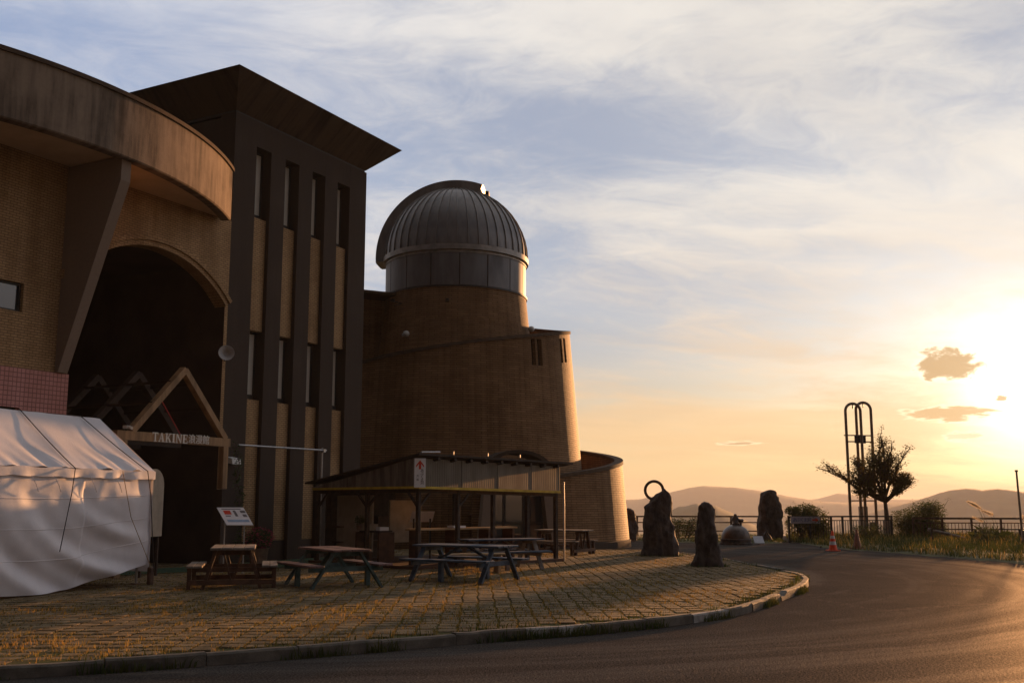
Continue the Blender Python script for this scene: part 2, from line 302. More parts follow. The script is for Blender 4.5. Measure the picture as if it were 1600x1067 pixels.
M_ = dict(
    concrete=concrete_mat('concrete_fascia', (0.225, 0.172, 0.13), (0.07, 0.054, 0.043)),
    dark_concrete=concrete_mat('dark_concrete', (0.072, 0.055, 0.046), (0.052, 0.040, 0.033), 0.6),
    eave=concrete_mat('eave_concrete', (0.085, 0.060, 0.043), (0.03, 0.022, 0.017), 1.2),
    soffit=mat('soffit_plaster', (0.52, 0.37, 0.23), 0.9, 0.12, 1.5),
    fin=concrete_mat('fin_plaster', (0.26, 0.20, 0.16), (0.21, 0.16, 0.125), 0.5),
    brick=tile_mat('tan_brick_tile', (0.42, 0.27, 0.14), (0.35, 0.22, 0.115), (0.17, 0.11, 0.06), 0.16, 0.058, 0.008),
    tower=tile_mat('tower_brick_tile', (0.275, 0.16, 0.082), (0.215, 0.122, 0.062), (0.11, 0.065, 0.034), 0.50, 0.085, 0.012, stain=0.34, bump=1.0),
    pink=tile_mat('pink_square_tile', (0.55, 0.27, 0.24), (0.50, 0.24, 0.21), (0.25, 0.12, 0.11), 0.10, 0.10, 0.010, offset=0.0, stain=0.12),
    coping=mat('coping_metal', (0.085, 0.06, 0.043), 0.85, 0.2, 4, spec=0.05),
    dome=mat('dome_metal', (0.17, 0.158, 0.15), 0.5, 0.3, 2.0, 0.08, 6, (1, 1, 0.4), metal=0.75),
    dome_panel=mat('drum_metal', (0.13, 0.132, 0.14), 0.55, 0.35, 1.6, 0.05, 5, (1, 1, 0.3), metal=0.35),
    dome_ring=mat('ring_metal', (0.24, 0.225, 0.21), 0.5, 0.3, 3, metal=0.6),
    glass=glass_mat('window_glass'), pale_pane=mat('pale_window_pane', (0.60, 0.56, 0.48), 0.35, 0.05, 3, spec=0.6),  # second material: even pale tone for the block's window panes
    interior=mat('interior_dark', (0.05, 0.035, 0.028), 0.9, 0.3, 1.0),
    frame=mat('dark_frame', (0.03, 0.027, 0.025), 0.5, 0.2, 5),
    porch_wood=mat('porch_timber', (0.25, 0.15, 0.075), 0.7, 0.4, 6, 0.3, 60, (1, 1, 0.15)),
    porch_shaded=mat('porch_timber_shaded', (0.035, 0.021, 0.014), 0.85, 0.3, 6),  # same porch timber, with the deep shade of the recess put into its colour
    white_letter=mat('letter_metal', (0.62, 0.58, 0.53), 0.5, 0.1, 8),
    black=mat('black_metal', (0.022, 0.020, 0.019), 0.5, 0.3, 8),
    asphalt=None, tent=None,
    tent_rope=mat('tent_rope', (0.035, 0.025, 0.022), 0.8, 0.2, 10),
    steel=mat('galvanised_steel', (0.36, 0.35, 0.34), 0.4, 0.25, 8, metal=0.7),
    teal=mat('teal_paint', (0.045, 0.085, 0.085), 0.6, 0.45, 7, 0.25, 60, (0.4, 1, 1)),
    teal_top=mat('weathered_red_board', (0.15, 0.085, 0.075), 0.65, 0.4, 6, 0.25, 60, (0.3, 1, 1)),
    navy=mat('navy_paint', (0.05, 0.075, 0.11), 0.6, 0.45, 7, 0.25, 60, (0.4, 1, 1)),
    brown=mat('brown_stain_timber', (0.085, 0.042, 0.025), 0.65, 0.4, 6, 0.3, 60, (1, 0.3, 1)),
    grey_wood=mat('greyed_timber', (0.19, 0.16, 0.135), 0.75, 0.4, 7, 0.35, 70, (1, 0.25, 1)),
    tan_wood=mat('tan_timber', (0.36, 0.24, 0.13), 0.75, 0.35, 7, 0.3, 70, (0.3, 1, 1)),
    dark_wood=mat('dark_timber', (0.045, 0.03, 0.022), 0.75, 0.4, 7, 0.3, 60),
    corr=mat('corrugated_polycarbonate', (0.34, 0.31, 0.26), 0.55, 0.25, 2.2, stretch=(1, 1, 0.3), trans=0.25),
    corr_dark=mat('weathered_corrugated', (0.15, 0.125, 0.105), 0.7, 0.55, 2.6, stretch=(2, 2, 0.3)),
    yellow=mat('yellow_trim', (0.50, 0.34, 0.045), 0.6, 0.25, 5),
    white=mat('white_board', (0.72, 0.72, 0.74), 0.5, 0.06, 5),
    banner=mat('backlit_banner_cloth', (0.33, 0.31, 0.34), 0.8, 0.1, 5),  # white cloth toned grey: its backlit shade is put into the colour
    urn=mat('dull_urn', (0.22, 0.20, 0.18), 0.7, 0.2, 6),
    ink=mat('black_ink', (0.02, 0.02, 0.03), 0.6, 0.1, 5),
    blue_ink=mat('blue_ink', (0.03, 0.045, 0.16), 0.6, 0.1, 5),
    red=mat('red_ink', (0.58, 0.06, 0.03), 0.55, 0.1, 5),
    red_rod=mat('red_rod', (0.42, 0.03, 0.03), 0.5, 0.1, 5),
    grey_ink=mat('grey_print', (0.16, 0.15, 0.16), 0.6, 0.5, 30),
    blue_print=mat('pale_blue_print', (0.30, 0.42, 0.58), 0.6, 0.15, 12),
    board=mat('beige_board', (0.30, 0.245, 0.185), 0.8, 0.2, 3),
    stone=mat('standing_stone', (0.066, 0.050, 0.044), 0.8, 0.7, 4.5, 1.0, 18, (1, 1, 0.55)),
    bronze=mat('dark_bronze', (0.085, 0.065, 0.055), 0.38, 0.3, 6, 0.1, 20, metal=0.6),
    rust=mat('rusted_ring', (0.10, 0.05, 0.032), 0.7, 0.4, 12),
    fence=mat('fence_brown', (0.075, 0.042, 0.028), 0.6, 0.3, 6),
    gate=mat('monument_pipe', (0.20, 0.15, 0.11), 0.5, 0.3, 6, metal=0.3),
    cone=mat('cone_orange', (0.75, 0.075, 0.02), 0.5, 0.15, 8, trans=0.15),
    cone_old=mat('cone_faded', (0.20, 0.085, 0.055), 0.6, 0.25, 8),
    cone_band=mat('cone_band', (0.62, 0.6, 0.58), 0.4, 0.1, 8),
    bark=mat('bark', (0.075, 0.052, 0.038), 0.85, 0.4, 9, 0.8, 30, (1, 1, 0.3)),
    wrap=mat('trunk_wrap', (0.34, 0.27, 0.21), 0.9, 0.25, 12, 0.3, 60, (1, 1, 3)),
    leaf=mat('tree_leaf', (0.085, 0.085, 0.025), 0.6, 0.5, 1.5, col2=(0.13, 0.08, 0.02), trans=0.55),
    bush=mat('bush_leaf', (0.06, 0.085, 0.022), 0.6, 0.5, 1.5, col2=(0.095, 0.09, 0.025), trans=0.45),
    vine=mat('vine_leaf', (0.05, 0.07, 0.02), 0.6, 0.5, 4, trans=0.4),
    petal=mat('pink_petal', (0.36, 0.05, 0.09), 0.6, 0.5, 9, trans=0.3),
    clay=mat('clay_planter', (0.22, 0.15, 0.11), 0.85, 0.25, 6),
    dry=mat('dry_grass', (0.40, 0.235, 0.065), 0.8, 0.4, 1.2, col2=(0.27, 0.21, 0.055), trans=0.4),
    joint_dry=mat('joint_grass_dry', (0.30, 0.185, 0.055), 0.85, 0.4, 0.9, col2=(0.17, 0.135, 0.04), trans=0.4, spec=0.05),
    joint_green=mat('joint_grass_green', (0.085, 0.085, 0.026), 0.85, 0.4, 0.9, col2=(0.15, 0.115, 0.036), trans=0.4, spec=0.05),
    green=mat('green_grass', (0.042, 0.066, 0.018), 0.8, 0.4, 1.2, col2=(0.075, 0.075, 0.022), trans=0.35, spec=0.08),
    plume=mat('pampas_plume', (0.80, 0.66, 0.44), 0.8, 0.15, 5, trans=0.55),
    kerb=mat('kerb_concrete', (0.105, 0.088, 0.07), 0.85, 0.35, 5, 0.5, 40),
    kerb_white=mat('kerb_worn_white', (0.33, 0.31, 0.29), 0.8, 0.4, 4, 0.5, 40, col2=(0.11, 0.095, 0.08)),
    paver=mat('paver_concrete', (0.17, 0.125, 0.072), 0.9, 0.5, 2.6, 0.7, 45, coord='World', spec=0.1),
    soil=mat('joint_soil', (0.088, 0.070, 0.034), 0.95, 0.4, 2.5, 0.9, 30, col2=(0.075, 0.078, 0.028), spec=0.05),
    turf=mat('green_mat', (0.035, 0.075, 0.04), 0.95, 0.25, 3, 0.6, 120),
    terrain=mat('forest_hill', (0.045, 0.055, 0.022), 0.95, 0.5, 0.02, 0.0, coord='Object'),
    verge=mat('verge_earth', (0.09, 0.085, 0.035), 0.95, 0.4, 1.5, 0.8, 20),
    plaque=mat('pale_plaque', (0.55, 0.55, 0.58), 0.35, 0.1, 5),
    speaker=mat('horn_grey', (0.32, 0.31, 0.30), 0.5, 0.15, 8),
    lampm=mat('lamp_white', (0.5, 0.49, 0.46), 0.4, 0.1, 5),
    wire=mat('wire', (0.05, 0.045, 0.04), 0.6, 0.1, 5),
)
def asphalt_mat():
    m = bpy.data.materials.new('asphalt'); m.use_nodes = True; g = NT(m.node_tree)
    tc = g.n('ShaderNodeTexCoord'); v = tc.outputs['Object']
    grain = g.noise(v, 42, 3, 0.75); coarse = g.noise(v, 11, 4, 0.8); patch = g.noise(v, 0.30, 6, 0.6, 0.6); mid = g.noise(v, 2.5, 5, 0.6)
    cc = g.mix(g.smooth(patch, 0.35, 0.68), (0.019, 0.0152, 0.0132), (0.031, 0.0245, 0.0205))
    cc = g.mix(1.0, cc, g.mix(g.smooth(coarse, 0.3, 0.72), (0.82, 0.82, 0.82), (1.2, 1.19, 1.18)), 'MULTIPLY')
    cc = g.mix(1.0, cc, g.mix(g.smooth(grain, 0.35, 0.7), (0.45, 0.45, 0.45), (1.7, 1.65, 1.6)), 'MULTIPLY')
    w = g.vm('ADD', v, g.vm('MULTIPLY', g.comb(mid, patch, 0), (1.6, 1.6, 0)))
    cr = g.n('ShaderNodeTexVoronoi', feature='DISTANCE_TO_EDGE'); g.l(w, cr.inputs['Vector']); cr.inputs['Scale'].default_value = 0.13
    crack = g.smooth(cr.outputs['Distance'], 0.0, 0.004, 1.0, 0.0)
    cc = g.mix(g.m('MULTIPLY', crack, 0.5), cc, (0.075, 0.056, 0.042))
    rg_ = g.vm('LENGTH', g.vm('ADD', g.vm('MULTIPLY', v, (1, 1, 0)), (4.0, -27.0, 0)))
    track = g.smooth(g.noise(g.comb(rg_, patch, 0.0), 1.1, 3, 0.6), 0.42, 0.66)
    cc = g.mix(g.m('MULTIPLY', track, 0.4), cc, (0.036, 0.029, 0.025))
    bp = g.n('ShaderNodeBump'); bp.inputs['Strength'].default_value = 0.9; bp.inputs['Distance'].default_value = 0.02
    g.l(g.m('ADD', grain, g.m('MULTIPLY', coarse, 1.2)), bp.inputs['Height'])
    d = g.n('ShaderNodeBsdfDiffuse'); g.l(cc, d.inputs[0]); g.l(bp.outputs[0], d.inputs['Normal'])
    gl = g.n('ShaderNodeBsdfGlossy'); gl.inputs['Roughness'].default_value = 0.52; gl.inputs[0].default_value = (0.85, 0.8, 0.75, 1); g.l(bp.outputs[0], gl.inputs['Normal'])
    mx = g.n('ShaderNodeMixShader'); g.l(g.m('MULTIPLY', g.smooth(grain, 0.3, 0.75, 0.012, 0.075), g.smooth(track, 0.0, 1.0, 0.75, 1.2)), mx.inputs[0]); g.l(d.outputs[0], mx.inputs[1]); g.l(gl.outputs[0], mx.inputs[2])
    o = g.n('ShaderNodeOutputMaterial'); g.l(mx.outputs[0], o.inputs[0]); return m
M_['asphalt'] = asphalt_mat()
M_['tent'] = mat('tent_canvas', (0.67, 0.63, 0.64), 0.6, 0.10, 1.2, 0.15, 9, trans=0.12)
# ------------------------------------------------------------------ terrain, road, paving
def fbm(x, y, s=1.0, o=4):
    return noise.fractal(Vector((x*s, y*s, 3.7)), 1.0, 2.0, o)
def terrain():
    layers = [  # distance, half depth, (azimuth deg, crest elevation deg)
        (4200, 1100, [(-180, .3), (-60, .35), (0, .25), (5, .22), (7, .27), (8.7, .65), (9.6, .86), (10.4, .95), (12.1, .85), (13.2, .71), (14.7, .40), (16.3, .12), (18, .05), (40, .2), (180, .3)]),
        (1450, 420, [(-180, -2.5), (6.5, -2.2), (8.2, -.55), (9.0, -.14), (10.0, .03), (11.0, -.07), (11.9, -.5), (13.2, -1.2), (16, -2.4), (180, -2.5)]),
        (2300, 650, [(-180, -1.5), (16, -1.6), (18, -.75), (19.5, -.22), (21.0, .15), (22.3, .58), (22.9, .72), (23.5, .77), (24.2, .68), (24.9, .74), (25.6, .66), (26.1, .58), (30, .45), (45, .5), (70, .2), (180, -1.5)]),
        (5600, 900, [(-180, .2), (14.5, .05), (16.3, .28), (17.3, .55), (18.2, .45), (19.5, .25), (22, .2), (180, .2)])]
    az = sorted(set([round(-180+i*3.0, 3) for i in range(121)]+[round(4+i*0.08, 3) for i in range(300)]))
    rad = [0.0]+[20*1.25**i for i in range(6)]+[62, 68, 76, 90, 110, 150, 220, 320, 480, 700]+[850+i*45 for i in range(60)]+[3600+i*110 for i in range(28)]
    vs, fs = [], []
    A = np.array(az)
    prof = [np.interp(A, *zip(*l[2])) for l in layers]
    for r in rad:
        for j, a in enumerate(az):
            x, y = r*math.sin(R(a)), r*math.cos(R(a))
            t = min(1, max(0, (r-60)/330)); base = -0.3-110*t*t*(3-2*t)
            h = base+(4*fbm(x, y, 0.004) if r > 200 else 0)*t
            for (r0, w, _), pr in zip(layers, prof):
                zc = 1.55+r0*math.tan(R(pr[j])); q = (r-r0)/w
                if abs(q) < 1.6:
                    k = math.exp(-q*q*2.2); n = (fbm(x, y, 0.0016)*9+fbm(x, y, 0.012)*3.0)*(1 if q < 0 else .4)*min(1, abs(q)*3+.15)
                    h = max(h, base+(zc-base)*k+n*k)
            if r > 200: h += 0.9*fbm(x, y, 0.08, 3)
            vs.append((x, y, h))
    m = len(az)
    for i in range(len(rad)-1):
        for j in range(m-1): fs.append((i*m+j, i*m+j+1, (i+1)*m+j+1, (i+1)*m+j))
    global TZ0, TZ1
    TZ0, TZ1 = min(v[2] for v in vs), max(v[2] for v in vs)
    o = MB().add(vs, fs).build('terrain', M_['terrain'], smooth=True)
    return tag(o, 'forested hills and valley beyond the plateau fading into warm haze', None, kind='structure')
terrain()

def catmull(pts, n=8):
    out = []; P = [Vector((*p, 0)) for p in pts]; P = [P[0]*2-P[1]]+P+[P[-1]*2-P[-2]]
    for i in range(1, len(P)-2):
        for k in range(n):
            t = k/n; a, b, c, d = P[i-1:i+3]
            out.append(0.5*((2*b)+(-a+c)*t+(2*a-5*b+4*c-d)*t*t+(-a+3*b-3*c+d)*t**3))
    out.append(P[-2]); return out
ROAD_Z = -0.12
def sheet(name, poly, z, m, label, rise=None, step=None):
    bm = bmesh.new(); f = bm.faces.new([bm.verts.new((p[0], p[1], z)) for p in poly]); bmesh.ops.triangulate(bm, faces=[f])
    me = bpy.data.meshes.new(name); bm.to_mesh(me); bm.free(); me.materials.append(m)
    o = bpy.data.objects.new(name, me); C.objects.link(o); return tag(o, label, None, kind='structure')
sheet('road', [(-30, -40), (30, -40), (30, 50), (14, 56), (-30, 56)], ROAD_Z, M_['asphalt'], 'dark brown worn asphalt turning area in front of the paved forecourt')

KERB = [(-9.5, 8.2), (-7.2, 9.3), (-4.94, 10.37), (-3.61, 11.01), (-2.13, 11.88), (-0.39, 13.04), (1.72, 14.38), (3.24, 15.93), (3.99, 17.17), (5.39, 20.03), (6.16, 22.04), (6.49, 23.7), (6.5, 25.2), (6.25, 28.5), (6.0, 31.2), (5.65, 33.6), (4.9, 35.6), (3.6, 36.6)]
KC = catmull(KERB, 12)
def offset(c, d):
    out = []
    for i, p in enumerate(c):
        t = (c[min(i+1, len(c)-1)]-c[max(i-1, 0)]).normalized(); out.append(p+Vector((-t.y, t.x, 0))*d)
    return out
KI = offset(KC, 0.13)
PAVE_POLY = [(p.x, p.y) for p in KI]+[(-3, 37.5), (-9, 32), (-16, 26), (-18, 6)]
pav = sheet('pavement', PAVE_POLY, -0.016, M_['soil'], 'paved forecourt of weathered blocks with grass in the joints')
def inside(x, y, poly):
    c = False; n = len(poly); j = n-1
    for i in range(n):
        xi, yi = poly[i]; xj, yj = poly[j]
        if (yi > y) != (yj > y) and x < (xj-xi)*(y-yi)/(yj-yi)+xi: c = not c
        j = i
    return c
BX, BY = 0.26, 0.29
def paver_proto():
    """long block with waisted sides and a worn, slightly domed top"""
    mb = MB(); w, l = BX/2-0.012, BY/2-0.030
    out = [(-w, -l*.6), (-w*.86, -l), (w*.86, -l), (w, -l*.6), (w*.95, 0), (w, l*.6), (w*.86, l), (-w*.86, l), (-w, l*.6), (-w*.95, 0)]
    n = len(out)
    vs = [(x, y, -0.06) for x, y in out]+[(x, y, -0.006) for x, y in out]+[(x*.96, y*.95, 0.0) for x, y in out]+[(0, 0, 0.001)]
    fs = [(i, (i+1) % n, n+(i+1) % n, n+i) for i in range(n)]+[(n+i, n+(i+1) % n, 2*n+(i+1) % n, 2*n+i) for i in range(n)]+[(2*n+i, 2*n+(i+1) % n, 3*n) for i in range(n)]
    return vs, fs
pv, pf = paver_proto()
proto = MB().add(pv, pf).build('paver', M_['paver'], link=False)
rest = MB(); cells = []
for i in range(-70, 30):
    for j in range(26, 132):
        x = i*BX+0.012*math.sin(j*1.3); y = j*BY
        x2 = x-0.035*(y-20)                                  # courses run two degrees off the view
        if all(inside(x2+dx, y+dy, PAVE_POLY) for dx in (-.12, .12) for dy in (-.14, .14)):
            cells.append((math.hypot(x2, y), x2, y))
cells.sort()
vis = [c for c in cells if abs(c[1]) < c[2]*0.515+0.15]
near = set(vis[:300])
for c in cells:
    _, x, y = c; dz = rnd.uniform(-.005, .004)+.018*fbm(x, y, .35, 3); tx, ty, tz = rnd.gauss(0, .011), rnd.gauss(0, .008), rnd.gauss(0.035, .015)
    M = Matrix.Translation((x, y, dz)) @ Matrix.Rotation(tz, 4, 'Z') @ Matrix.Rotation(tx, 4, 'X') @ Matrix.Rotation(ty, 4, 'Y')
    if c in near:
        o = bpy.data.objects.new('paver', proto.data); C.objects.link(o); o.matrix_world = M; o.parent = pav
    else: rest.add([M @ Vector(p) for p in pv], pf)
tag(rest.build('far_pavers', M_['paver'], pav), kind='stuff')

# kerb: separate stones along the curve
kerb = tag(bpy.data.objects.new('kerb', None), 'low concrete kerb curving round the paved forecourt', kind='structure'); C.objects.link(kerb)
def arc_at(c, s):
    for a, b in zip(c, c[1:]):
        L = (b-a).length
        if s <= L: return a+(b-a)*(s/L), (b-a).normalized()
        s -= L
    return c[-1], (c[-1]-c[-2]).normalized()
KL = sum((b-a).length for a, b in zip(KC, KC[1:]))
s = 0.0; kn = 0
while s < KL-0.3:
    L = 1.0; e = min(s+L-0.012, KL); vs = []; N = 4
    dz = rnd.uniform(-.012, .010); dn = rnd.uniform(-.012, .012); broken = kn in (18,)
    for k in range(N+1):
        p, t = arc_at(KC, s+(e-s)*k/N); nrm = Vector((-t.y, t.x, 0))
        wob = rnd.uniform(-.006, .006); top = 0.010+dz+wob-(0.05 if broken and k < 2 else 0)
        for (o_, z) in ((-0.012, -0.2), (-0.006, top-.022), (0.012, top), (0.105, top), (0.118, top-.02), (0.118, -0.2)):
            q = p+nrm*(o_+dn); vs.append((q.x, q.y, z))
    fs = [(k*6+i, k*6+(i+1) % 6, k*6+6+(i+1) % 6, k*6+6+i) for k in range(N) for i in range(6)]+[(5, 4, 3, 2, 1, 0), tuple(N*6+i for i in range(6))]
    MB().add(vs, fs).build('kerb_stone', M_['kerb_white'] if kn in (11, 14) else M_['kerb'], kerb)
    s += L; kn += 1

# green matting before the entrance
mat_o = sheet('entrance_mat', [(-13.5, 17.6), (-8.2, 23.6), (-5.0, 26.6), (-3.9, 29.6), (-5.4, 31.2), (-8.3, 26.0), (-14, 18.5)], 0.012, M_['turf'], 'green artificial turf matting laid along the building entrance')

# grass verge on the right and the strip by the far stones
def verge(name, poly, label, zb, seed):
    xs = [p[0] for p in poly]; ys = [p[1] for p in poly]; vs = []; idx = {}; fs = []; st = 0.5
    nx, ny = int((max(xs)-min(xs))/st)+2, int((max(ys)-min(ys))/st)+2
    def edge_d(x, y):
        best = 9
        for i in range(len(poly)):
            a, b = Vector(poly[i]), Vector(poly[(i+1) % len(poly)]); p = Vector((x, y)); ab = b-a; t = max(0, min(1, (p-a).dot(ab)/ab.length_squared)); best = min(best, (p-a-ab*t).length)
        return best
    for i in range(nx):
        for j in range(ny):
            x, y = min(xs)+i*st, min(ys)+j*st
            ins = inside(x, y, poly); d = edge_d(x, y)
            z = zb+(min(1, d/1.2)*0.10+0.06*fbm(x+seed, y, 0.7) if ins else -0.10-min(d, .8)*.2)
            idx[i, j] = len(vs); vs.append((x, y, z))
    for i in range(nx-1):
        for j in range(ny-1): fs.append((idx[i, j], idx[i+1, j], idx[i+1, j+1], idx[i, j+1]))
    return tag(MB().add(vs, fs).build(name, M_['verge'], smooth=True), label, kind='structure')
VERGE_R = [(12.3, 38.3), (12.75, 37.4), (13.3, 35.0), (13.9, 32.0), (14.25, 29.0), (14.7, 24.5), (15.6, 16), (17, 4), (32, 4), (32, 54), (14, 54), (12.2, 46.5), (12.0, 41)]
VERGE_F = [(3.6, 49.5), (7.4, 46.0), (8.4, 44.9), (10.6, 44.8), (11.8, 45.2), (13, 54), (3, 56)]
verge('grass_verge', VERGE_R, 'rough grassy bank beside the asphalt at the viewpoint edge', ROAD_Z+0.02, 1)
verge('lawn', VERGE_F, 'narrow lawn around the standing stones near the railing', ROAD_Z+0.015, 5)
def haze_box():
    o = MB().box((0, 0, (TZ0+TZ1+3)/2), (14600, 14600, TZ1-TZ0+5)).build('haze', bpy.data.materials.new('haze'))
    m = o.data.materials[0]; m.use_nodes = True; g = NT(m.node_tree)
    v = g.n('ShaderNodeVolumePrincipled'); v.inputs['Color'].default_value = (0.92, 0.90, 0.88, 1); v.inputs['Density'].default_value = 0.00016; v.inputs['Anisotropy'].default_value = 0.1
    out = g.n('ShaderNodeOutputMaterial'); g.l(v.outputs[0], out.inputs['Volume'])
    tag(o, 'warm evening haze over the valley', None, kind='stuff')
haze_box()
# ------------------------------------------------------------------ concrete block with four window bays
D = Vector((0.4679, 0.8838, 0)); ANG = math.atan2(D.y, D.x)
A = Vector((-7.61, 27.3, 0))
# local frame of the building: x along the facade, y into the building, z up
W, H, DEP = 6.1, 12.25, 7.0
def building():
    b = thing('tower_block', 'tall dark concrete block with flared eaves and four narrow window bays', 'building', A, ANG)
    slots = [0.88, 2.12, 3.36, 4.60]; sw = 0.62; zt = 11.51
    core = MB().box((W/2, 0.55+DEP/2, H/2-.15), (W-0.004, DEP, H+.1)); core.build('wall', M_['dark_concrete'], b)
    xs = [0.0]+[q for s in slots for q in (s, s+sw)]+[W]
    for i in range(0, len(xs), 2):
        MB().box(((xs[i]+xs[i+1])/2, 0.275, H/2-.2), (xs[i+1]-xs[i], 0.546, H+.396)).build('pier', M_['dark_concrete'], b)
    for s in slots:
        c = s+sw/2
        MB().box((c, 0.276, (zt+H)/2), (sw-.004, 0.54, H-zt-.004)).build('lintel', M_['dark_concrete'], b)
        for z0, z1 in ((6.30, 9.50), (0.55, 4.38)):
            MB().box((c, 0.335, (z0+z1)/2), (sw-.004, 0.42, z1-z0)).build('brick_panel', M_['brick'], b)
        for z0, z1 in ((9.502, zt-.002), (4.382, 6.298)):
            f = MB(); t = 0.026
            f.box((s+t/2+.003, 0.36, (z0+z1)/2), (t, 0.08, z1-z0)).box((s+sw-t/2-.003, 0.36, (z0+z1)/2), (t, 0.08, z1-z0))
            f.box((c, 0.36, z0+.08), (sw-2*t-.01, 0.08, .16)).box((c, 0.36, z1-t/2), (sw-2*t-.01, 0.08, t))
            w = f.build('window', M_['frame'], b)
            MB().box((c, 0.375, (z0+z1)/2+.05), (sw-2*t-.012, 0.012, z1-z0-.22)).build('pane', M_['pale_pane'], w)
        MB().box((c, 0.335, 0.17), (sw-.004, 0.42, 0.756)).build('base_panel', M_['dark_concrete'], b)
    # flared eaves: sloping concrete on four sides, open V joint to the wall
    o, ze, zr = 0.82, H+.06, 13.13
    def ring(off, z): return [(-off, -off, z), (W+off, -off, z), (W+off, DEP+.55+off, z), (-off, DEP+.55+off, z)]
    a_, b_, c_ = ring(-.03, ze), ring(o, zr), ring(o-.12, zr+.03)
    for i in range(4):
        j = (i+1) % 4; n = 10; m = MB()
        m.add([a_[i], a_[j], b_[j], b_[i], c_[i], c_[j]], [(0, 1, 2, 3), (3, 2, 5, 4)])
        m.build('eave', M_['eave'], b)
    MB().add([(p[0], p[1], p[2]) for p in c_], [(0, 1, 2, 3)]).build('roof', M_['eave'], b)
    MB().box((W/2, (DEP+.55)/2, ze-.02), (W-.1, DEP+.45, .1)).build('roof_joint', M_['frame'], b)
    # lower link to the observatory
    return b
block = building()
hs = MB().lathe([(0.0, 0.0), (0.03, 0.0), (0.045, 0.10), (0.075, 0.18), (0.13, 0.25), (0.20, 0.29), (0.205, 0.30), (0.19, 0.295), (0.12, 0.25), (0.06, 0.17), (0.0, 0.16)], n=28)
sp = thing('loudspeaker', 'grey horn loudspeaker fixed to the concrete pier above the porch', 'loudspeaker', A+D*(-.10)+Vector((0, 0, 5.25)), 0)
o = hs.build('horn', M_['speaker'], sp, True, 40); o.rotation_euler = (R(80), 0, R(22)); o.location = (0.12, -.25, 0.13)
MB().tube([(0, .22, .02), (.03, .02, .06), (.10, -.16, .12)], .018).build('bracket', M_['black'], sp)
MB().lathe([(0, 0), (.06, 0), (.06, .16), (0, .17)], n=16).build('driver', M_['black'], sp).matrix_local = Matrix.Translation((.11, -.14, .11)) @ Matrix.Rotation(R(80), 4, 'X')

